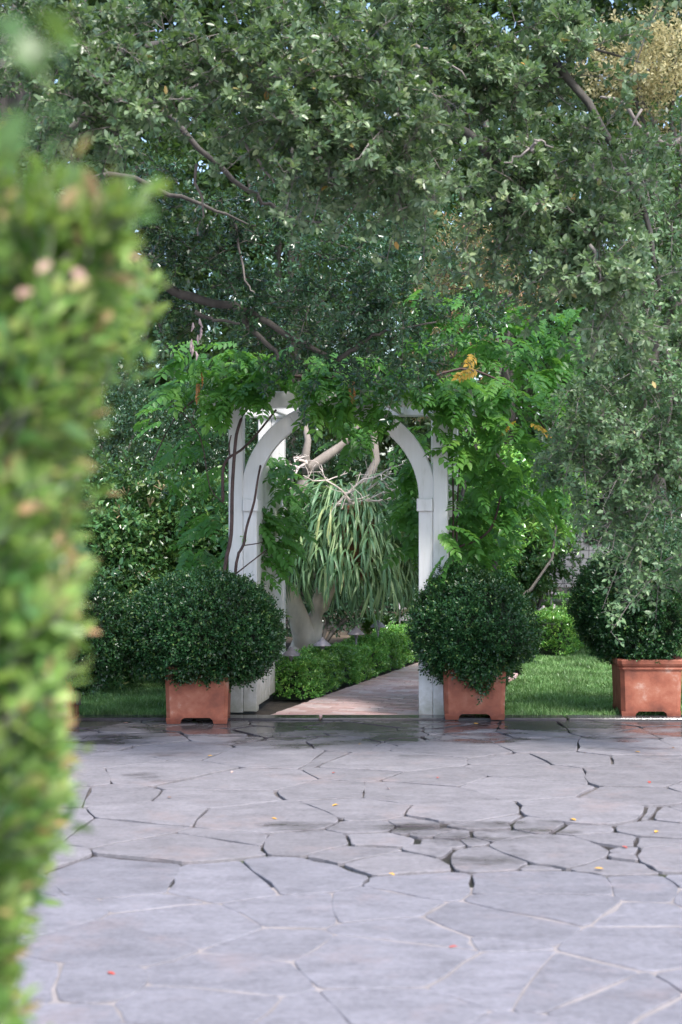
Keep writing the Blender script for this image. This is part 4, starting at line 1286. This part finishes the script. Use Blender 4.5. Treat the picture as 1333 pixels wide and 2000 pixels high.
# ================================================================== DROOPING TREE AT THE RIGHT
dr = empty('drooping_tree', (4.1, 11.4, 0)); tag(dr, 'pale small-leaved tree drooping down along the right edge', 'tree')
db = np.array([4.1, 11.4, 0])
Mesh().tube([(0,0,-.1),(0,0,.3),(-.1,0,1.5),(-.3,-.1,2.8),(-.5,-.2,4.2),(-.7,-.3,5.6)], [.26,.2,.17,.14,.10,.05], 12).build('trunk', M['bark'], dr, True)
limb_([(-.3,-.1,2.8,0), (1380,560,10.8), (1300,640,10.7), (1265,760,10.6), (1255,840,10.6)], .05, .012, dr, db, 'twig')
limb_([(-.35,-.1,3.0,0), (1400,300,10.8), (1290,280,10.6), (1210,200,10.5), (1170,190,10.5)], .026, .007, dr, db, 'twig')
limb_([(1300,640,10.7), (1310,760,10.5), (1290,900,10.4), (1240,1000,10.3)], .016, .006, dr, db, 'twig')
limb_([(1250,210,10.5), (1232,270,10.5), (1236,320,10.5)], .010, .004, dr, db, 'twig', 'twig')
limb_([(1333,1080,10.2), (1280,1110,10.1), (1260,1140,10.1)], .008, .004, dr, db, 'twig', 'twig')
DO = [(1240,720,90,60,10.4,1.0), (1300,680,80,80,10.6,1.0), (1300,800,80,70,10.3,1.1), (1210,840,80,60,10.2,1.1), (1130,860,60,50,10.3,.8), (1280,900,80,60,10.2,1.1), (1190,920,80,50,10.2,1.0), (1300,1000,70,60,10.1,1.1), (1230,1000,60,45,10.2,.8), (1318,1080,50,45,10.0,.6), (1295,1130,40,30,10.0,.3), (1330,1150,30,40,10.0,.4),
      (1290,560,80,70,10.6,.8), (1300,440,80,80,10.8,.9), (1250,330,90,60,10.9,.9), (1310,260,70,90,10.9,.9), (1150,760,70,50,10.6,.7), (1110,960,50,40,10.6,.5), (1360,900,60,160,10.3,1.4), (1360,600,60,160,10.6,1.4)]
blobs = []
for (px,py,rx,ry,Y,w) in DO:
    s = Y/FPX; blobs.append((at(px,py,Y)-db, (rx*s, .32, ry*s), w))
for k in range(6):
    c = np.array([rng.uniform(3.3, 5.4), rng.uniform(10.2, 12.4), rng.uniform(2.4, 5.6)]); blobs.append((c-db, (.5,.5,.45), .9))
P, D, A_, B_ = boughs(blobs, 12, 13, .36, .6)
lv, tw = sprigs(P, D, 7, .10, .050, .56, up=.75, ros=.2)
foliage('crown', lv, M['willow'], dr, six=True)
twig_mesh('branchlets', A_, B_, .004, M['twig'], dr)
twig_mesh('twigs', tw[0], tw[1], .002, M['twig'], dr)

# ================================================================== SHRUBS BEHIND
def shrub(name, label, blob_px, mat, leaf, n=40, per=9, ratio=.48, cat='shrub', spikes=0, six=True, sub_r=.18):
    Y0 = blob_px[0][4]
    c0 = at(blob_px[0][0], 1000, Y0); base = np.array([c0[0], Y0, 0.])
    t = empty(name, tuple(base)); tag(t, label, cat)
    blobs = []
    for (px,py,rx,ry,Y,w) in blob_px:
        s = Y/FPX; c = at(px,py,Y); c[2] = max(c[2], ry*s*.6+.05)
        blobs.append((c-base, (rx*s, max(.4, rx*s*.7), ry*s), w))
    P, D = clumps(blobs, n, sub_r, per, .0)
    P[:,2] = np.maximum(P[:,2], .03)
    lv, tw = sprigs(P, D, 7, .13, leaf, ratio, up=.7)
    foliage('foliage', lv, mat, t, six=six)
    st = Mesh()
    for c, r, w in blobs:
        st.tube(wander((rng.normal(0,.08), rng.normal(0,.08), -.05), c, 6, .08), taper(.03, .01, 6), 6)
    o = st.build('stems', M['bark'], t, True); o['kind'] = 'stuff'
    if spikes:
        sp = Mesh()
        for k in range(spikes):
            q = P[rng.integers(0, len(P))]
            for j in range(5):
                d = unit(rng.normal(size=3)*.6+np.array([0,-.4,.8]))
                sp.tube([q, q+d*.10], [.004,.006], 4)
        tag(sp.build('flower_spikes', M['flower'], t), kind='stuff')
    return t
shrub('glossy_shrub', 'tall glossy shrub with tan flower sprays behind the left boxwood', [(300,1040,110,110,14.6,1.6), (390,1010,90,100,14.8,1.2), (330,1180,110,100,14.4,1.4), (430,1150,80,120,14.8,1.2)], M['shrub'], .072, 60, 9, spikes=70)
shrub('glossy_shrub', 'dark glossy shrub just right of the blurred hedge', [(205,1000,80,100,14.2,1.2), (190,1130,80,90,14.0,1.2), (215,1250,70,80,13.8,1.2), (120,1100,80,180,14.2,1.5)], M['shrub'], .072, 60, 9, spikes=15)
shrub('dark_tree_shrub', 'dark fine-leaved thicket above the glossy shrubs at left', [(260,850,130,100,15.5,1.5), (380,800,120,110,15.8,1.5), (200,740,110,110,15.5,1.3), (450,940,90,100,16.0,1.1)], M['oak_dark'], .04, 60, 9)
shrub('glossy_shrub', 'dark glossy rounded shrub behind the hedge right of the arbor', [(1035,1085,75,75,19.6,1.6), (985,1120,60,60,19.6,1.0), (1060,1010,60,60,19.8,1.0)], M['shrub'], .075, 70, 9)
shrub('shade_shrub', 'deep shaded shrubs behind the fern seen through the arch', [(640,1130,110,100,18.0,1.5), (760,1100,100,120,18.3,1.6), (560,1100,90,130,17.8,1.4), (690,980,130,110,18.6,1.5), (820,1000,90,120,18.6,1.3), (560,930,110,110,18.4,1.3)], M['oak_dark'], .06, 60, 8)
shrub('shade_shrub', 'dark shrub behind the planter at the right edge', [(1270,1090,80,80,16.8,1.3), (1215,1170,50,60,16.5,.8), (1340,1060,80,120,16.9,1.5), (1300,1200,80,60,16.6,1.2)], M['oak_dark'], .05, 60, 8)
shrub('rusty_shrub', 'shrub with rusty orange-tinged leaves rising above the arbor', [(905,500,38,65,14.0,1.0), (880,575,50,45,14.0,.9), (940,545,40,50,14.0,.7), (1010,585,35,30,14.0,.4), (890,660,60,50,14.0,.8), (880,760,60,70,14.0,.8)], M['rust'], .05, 42, 8, .35)
shrub('bright_shrub', 'bright green leafy shrub behind the vine at right', [(940,1040,60,70,14.2,1.0), (1000,950,80,70,14.6,1.0), (930,930,60,80,14.4,1.0), (1090,1000,60,70,15.2,.8)], M['hedge'], .07, 40, 8)

# ================================================================== BACKGROUND TREES
def tree(name, label, X, Y, h, blobs, mat, leaf, n=34, per=8, trunk_r=.16, six=False, sub_r=.34, bark='bark'):
    t = empty(name, (X, Y, 0)); tag(t, label, 'tree', None)
    top = max(b_[0][2] for b_ in blobs)
    Mesh().tube(wander((0,0,-.1), (blobs[0][0][0]*.3, 0, top*.8), 8, .03), taper(trunk_r, trunk_r*.3, 8), 10).build('trunk', M[bark], t, True)
    lm = Mesh()
    for c, r, w in blobs:
        z0 = max(.8, c[2]-1.3)
        Mesh().tube(wander((blobs[0][0][0]*.2, 0, z0*.85), c, 6, .1), taper(trunk_r*.4, .015, 6), 6).build('limb', M[bark], t, True)
    P, D = clumps(blobs, n, sub_r, per, .05)
    P[:,2] = np.maximum(P[:,2], .05)
    lv, tw = sprigs(P, D, 6, .24, leaf, .5, up=.7)
    foliage('crown', lv, mat, t, six=six)
    return t
def tb_(X, Y, rows):
    """rows: (px,py,Y,rx m,ry m,rz m,w) -> local blobs"""
    return [(at(px,py,yy)-np.array([X,Y,0.]), (rx,ry,rz), w) for px,py,yy,rx,ry,rz,w in rows]
tree('background_tree', 'dark dense tree behind the thicket at left', -3.9, 19, 9, tb_(-3.9,19,[(150,900,19,1.2,1,1,1.2),(60,700,19,1.3,1,1.1,1.2),(250,650,19.3,1.3,1,1.1,1.3),(120,450,19,1.4,1,1.2,1.2),(330,450,19.3,1.3,1,1.1,1.2),(200,200,19,1.5,1,1.3,1.2),(50,100,19,1.5,1,1.3,1),(420,150,19.3,1.3,1,1.2,1.2),(200,-60,19,1.6,1,1.0,1)]), M['back'], .12)
tree('background_tree', 'dark background tree above the arch behind the oak', -.6, 20.5, 9, tb_(-.6,20.5,[(560,850,20.5,1.2,1,1,1.2),(500,650,20.5,1.3,1,1.1,1.2),(650,520,20.6,1.3,1,1.1,1.2),(480,330,20.5,1.3,1,1.1,1.2),(680,260,20.6,1.3,1,1.2,1.2),(560,60,20.5,1.4,1,1.2,1.2),(740,40,20.5,1.1,1,1.0,.9),(720,760,20.8,1.2,1,1,1.1)]), M['back'], .12)
tree('background_tree', 'green background tree right of the arch above the vine', 2.1, 20, 9, tb_(2.1,20,[(960,860,20,1.2,1,1,1.2),(860,720,20,1.2,1,1,1.1),(1050,700,20.2,1.3,1,1,1.2),(900,480,20.2,1.2,1,1.1,1.2),(1060,450,20.2,1.2,1,1.1,1.2),(860,260,20,1.1,1,1.1,1.1),(1010,200,20,1.2,1,1.1,1.1),(930,20,20,1.2,1,1.0,1.0)]), M['back'], .12)
tree('background_tree', 'mid green tree at the right behind the drooping branches', 4.5, 18, 9, tb_(4.5,18,[(1290,950,18,1.1,.9,.9,1.2),(1180,820,18.2,1,.9,.8,1),(1310,750,18,1.1,1,.9,1.2),(1190,620,18.2,1,.9,.8,1),(1320,540,18,1.1,1,1,1.2),(1200,420,18.4,1,.9,.8,1),(1330,360,18,1,.9,.9,1.1)]), M['back'], .09, 40)
tree('sun_tinted_tree', 'tree with sunlight coloured into its leaves at the top right corner', 4.0, 19.5, 9, tb_(4.0,19.5,[(1270,130,19.5,.62,.6,.42,1.0),(1200,120,19.6,.4,.5,.4,.7),(1320,90,19.5,.5,.6,.5,.8),(1290,190,19.6,.5,.5,.35,.7)]), M['sun_tint'], .075, 46, 8, .12)  # stands for a sunlit patch; its light is painted as yellow leaf colour
tree('background_tree', 'dull green tree behind the sun-tinted tree at upper right', 4.4, 21.5, 10, tb_(4.4,21.5,[(1180,20,21.5,.8,.7,.6,.8),(1290,10,21.5,1.0,.8,.7,.9),(1320,250,21.5,1.1,.9,1.0,1.1),(1180,260,21.5,1.1,.9,.9,1.1),(1300,-60,21.5,1.1,.9,.7,.8)]), M['back'], .12, 36)
# far wood closing the view
n = 17000
X = rng.uniform(-13, 13, n); Z = 12.5*rng.uniform(0, 1, n)**1.05; Yy = 25 + rng.uniform(0, 2.5, n) + 1.2*np.sin(X*.9) + .5*np.sin(Z*1.7)
keep = ~((np.abs(X-4.15) < .85) & (Z < 1.9) & (Z > .0))
P = np.stack([X, Yy, Z], 1)[keep]; D = rng.normal(size=(len(P), 3)) + np.array([0,-.8,.3])
lv, tw = sprigs(P, D, 8, .5, .34, .55)
M['far'] = leaf_mat('far_leaf', [(0, (.012,.030,.014)), (1, (.05,.085,.03))], rough=.6, trans=.3)
fw = foliage('far_wood', lv, M['far'], None, six=False)
tag(fw, 'dim mass of distant foliage closing the garden', 'woodland', kind='stuff')

# ================================================================== FENCE AND HOUSE AT THE FAR RIGHT
fe = empty('wire_fence', (4.0, 23.2, 0)); tag(fe, 'black framed wire mesh fence glimpsed behind the right shrubs', 'fence')
for x in (-.95, .12, 1.2):
    Mesh().box(x-.025, x+.025, -.025, .025, -.05, 1.45, .004).build('post', M['dark_metal'], fe)
for z in (.12, 1.36):
    Mesh().box(-.95, 1.2, -.018, .018, z, z+.045).build('rail', M['dark_metal'], fe)
for k in range(17):
    x = -.88 + k*.125
    if abs(x-.12) > .04: Mesh().tube([(x,0,.16),(x,0,1.36)], .005, 5).build('wire', M['dark_metal'], fe)
for k in range(9):
    z = .27 + k*.125
    Mesh().tube([(-.92,.008,z),(1.18,.008,z)], .005, 5).build('wire', M['dark_metal'], fe)
ho = empty('white_building', (5.2, 34, 0)); tag(ho, 'bright white building wall showing in patches beyond the wire fence', 'building')
Mesh().box(-3.5, 4.5, 0, 5, -.1, 2.3).build('wall', M['house'], ho)
Mesh().add([(-3.9,-.4,2.301),(4.9,-.4,2.301),(4.9,5.4,2.301),(-3.9,5.4,2.301),(-3.2,2.5,3.9),(4.2,2.5,3.9)], [(0,3,2,1),(0,1,5,4),(1,2,5),(2,3,4,5),(3,0,4)]).build('roof', M['roof'], ho)
Mesh().box(.2, 1.2, -.03, -.002, .9, 1.9).build('window', M['dark_metal'], ho)

# ================================================================== FOREGROUND HEDGE (left, out of focus)
fh = empty('foreground_hedge', (-.85, 2.35, 0)); tag(fh, 'tall blurred bright green hedge with tan tips at the near left', 'hedge')
fhb = np.array([-.85, 2.35, 0])
HY = 2.15
hp = np.array([(2000,-25),(1950,-10),(1800,30),(1650,52),(1500,48),(1350,72),(1200,85),(1000,90),(800,110),(650,165),(500,215),(450,205),(400,160)])
prof_z = CAM_H-(hp[:,0]-1000)/FPX*HY; prof_x = (hp[:,1]-40-666.5)/FPX*HY
ZT = 1.955
n = 3900
z = rng.uniform(.35, ZT, n); yy = rng.uniform(1.9, 2.9, n)
xs = np.interp(z, prof_z, prof_x) * (yy/HY)**.85
front = rng.uniform(0, 1, n) < .34
x = np.where(front, xs - rng.uniform(0, .9, n), xs)
yy = np.where(front, 1.88 + .25*np.clip(.10-(xs-x), 0, .1)/.1, yy)
topm = rng.uniform(0, 1, n) < .20
xt = np.interp(ZT, prof_z, prof_x)
x = np.where(topm, xt - rng.uniform(0, .9, n), x); yy = np.where(topm, rng.uniform(1.9, 2.9, n), yy)
z = np.where(topm, ZT + .03*np.sin(x*20), z)
o = np.stack([np.where(front|topm, .1, .8), np.where(front, -.8, -.1), np.where(topm, 1.0, .25)], 1)
sink = np.abs(rng.normal(0, .045, n))
lump = .03*np.sin(z*11+yy*6)+.02*np.sin(z*23-yy*13)
P = np.stack([x, yy, z], 1) + o*(lump-sink)[:,None] - fhb
D = o*.75 + np.array([.1,0,.75]) + rng.normal(size=(n,3))*.3
lv, tw = sprigs(P, D, 8, .10, .050, .42, up=.5, spread=.7, tip=.36)
foliage('foliage', lv, M['fore'], fh)
twig_mesh('twigs', tw[0], tw[1], .0016, M['twig'], fh)
m = Mesh(); vs, fs = [], []
for zz in (0.0, .6, 1.0, 1.4, 1.7, 1.88):
    xe = np.interp(zz, prof_z, prof_x)-.12
    vs += [(-1.35-fhb[0], 2.02-fhb[1], zz), (xe-fhb[0], 2.02-fhb[1], zz), (xe-.02-fhb[0], 2.8-fhb[1], zz), (-1.35-fhb[0], 2.8-fhb[1], zz)]
for k in range(5):
    for i in range(4):
        j = (i+1)%4; fs.append((k*4+i, k*4+j, k*4+4+j, k*4+4+i))
fs.append((20,21,22,23))
m.add(vs, fs).build('inner_growth', M['inner'], fh)
# tan and pinkish withered tips caught in it
for px, py in ((100,510),(140,525),(30,575)):
    q = at(px, py, 1.86)
    v, f, _ = leaf_arrays(np.array([q-fhb]), np.array([[rng.normal(),-.3,rng.normal()]]), np.array([[0,-1,.4]]), np.array([.024]), np.array([.013]))
    link('withered_leaf', np_mesh('withered_leaf', v, [f], M['pink_leaf'], [.9,.9]), fh)

# ---- broad leaves hanging into the top left corner
br = empty('broadleaf_branch', (-.55, 1.25, 2.15)); tag(br, 'blurred branch of broad leaves hanging into the top left corner', 'branch')
bb = np.array(br.location)
Mesh().tube([(-.5,.05,.35),(-.2,.02,.12),(.05,0,-.02),(.20,0,-.10),(.27,-.02,-.17)], [.012,.009,.006,.004,.002], 7).build('twig', M['twig'], br, True)
LV = np.array([(0,0,0),(.12,.38,.05),(.30,.30,.05),(.45,.62,.06),(.58,.28,.04),(1,0,-.10),(.58,-.28,.04),(.45,-.62,.06),(.30,-.30,.05),(.12,-.38,.05)])
LF = [np.array([(0,1,2)]), np.array([(0,2,3),(0,3,4),(0,4,5),(0,5,6),(0,6,7),(0,7,8),(0,8,9)])]
lme = np_mesh('leaf', LV*np.array([.085,.07,.07]), LF, M['bigleaf'], np.full(8, .5))
for px, py, Y, rot in ((20,30,1.22,(.2,.9,-1.2)), (75,20,1.25,(-.3,.7,.2)), (30,215,1.15,(.5,1.1,-1.4)), (70,200,1.18,(.2,.5,-.2)), (-10,90,1.2,(.1,.9,-2)), (0,240,1.2,(-.4,1.2,.5)), (45,70,1.28,(.6,1.0,-.6)), (100,90,1.9,(.2,1.0,0)), (60,105,1.9,(.2,.8,-1.5)), (115,60,1.9,(.3,.9,-.5))):
    o = link('leaf', lme, br, tuple(at(px,py,Y)-bb)); o.rotation_euler = rot
    s_ = rng.uniform(.42,.6) if Y < 1.5 else .5
    o.scale = (s_,)*3

# ================================================================== FALLEN LEAVES ON THE PAVING
fm = {}
for k, c in {'yellow': (.62,.33,.04), 'red': (.40,.07,.05), 'brown': (.20,.10,.05), 'pale pink': (.60,.38,.32)}.items():
    mt = plain_mat('fallen_leaf_'+k.replace(' ', '_'), c, .6, .2, 60)
    v, f, _ = leaf_arrays(np.zeros((1,3)), np.array([[1.,0,0]]), np.array([[0,0,1.]]), np.array([.045]), np.array([.024]), T6V*np.array([1,1,1.3]), T6F)
    fm[k] = np_mesh('fallen_leaf', v, [f], mt)
FL = [(650,1512,'red','small dark red fallen leaf in the middle of the rear flagstones'),(455,1508,'pale pink','pale pink fallen leaf beside the mossy joint at left'),(760,1542,'pale pink','pale pink fallen leaf on a flagstone below the arch'),
      (415,1478,'yellow','yellow fallen leaf on the mossy joint below the left planter'),(335,1560,'brown','brown fallen leaf near the blurred hedge on the rear paving'),(1268,1528,'red','red fallen leaf among the open cracks at the right edge'),
      (1240,1470,'yellow','yellow fallen leaf on dry stone below the rimmed planter'),(1315,1463,'brown','brown fallen leaf at the right edge below the rimmed planter'),(662,1573,'yellow','single yellow fallen leaf at the centre of the patio'),
      (858,1520,'red','red fallen leaf on the paving below the shaggy boxwood'),(760,1708,'yellow','yellow fallen leaf lying just in front of the long paving seam'),(1125,1605,'yellow','yellow fallen leaf among the broken flagstones, upper one'),
      (1215,1655,'red','red fallen leaf among the broken flagstones at right'),(1285,1625,'yellow','yellow fallen leaf on the broken flagstones nearest the right edge'),(1180,1700,'yellow','yellow fallen leaf below the broken flagstones at right'),
      (895,1852,'red','red fallen leaf alone on the blurred front paving, right of centre'),(210,1902,'red','red fallen leaf on the blurred front paving near the hedge'),(925,1415,'yellow','yellow fallen leaf at the foot of the planter right of the arch'),
      (985,1421,'yellow','yellow fallen leaf off the right corner of the planter beside the arch'),(1145,1472,'brown','brown fallen leaf between the two right planters on the paving'),(530,1600,'yellow','yellow fallen leaf left of centre on the rear paving'),
      (240,1414,'pale pink','pale pink fallen leaf on the wet stone at the left lawn edge'),(700,1455,'yellow','yellow fallen leaf on the damp paving in front of the arch')]
for i, (px, py, k, lab) in enumerate(FL):
    Y = CAM_H*FPX/(py-1000.)
    q = at(px, py, Y)
    o = link('fallen_leaf', fm[k], None, (q[0], Y, .007 if Y < 11.75 else .02)); o.rotation_euler = (rng.normal(0,.1), rng.normal(0,.1), rng.uniform(0,6.28))
    s_ = rng.uniform(.6, 1.1); o.scale = (s_,)*3
    tag(o, lab, 'leaf', 'fallen leaves scattered on the paving')
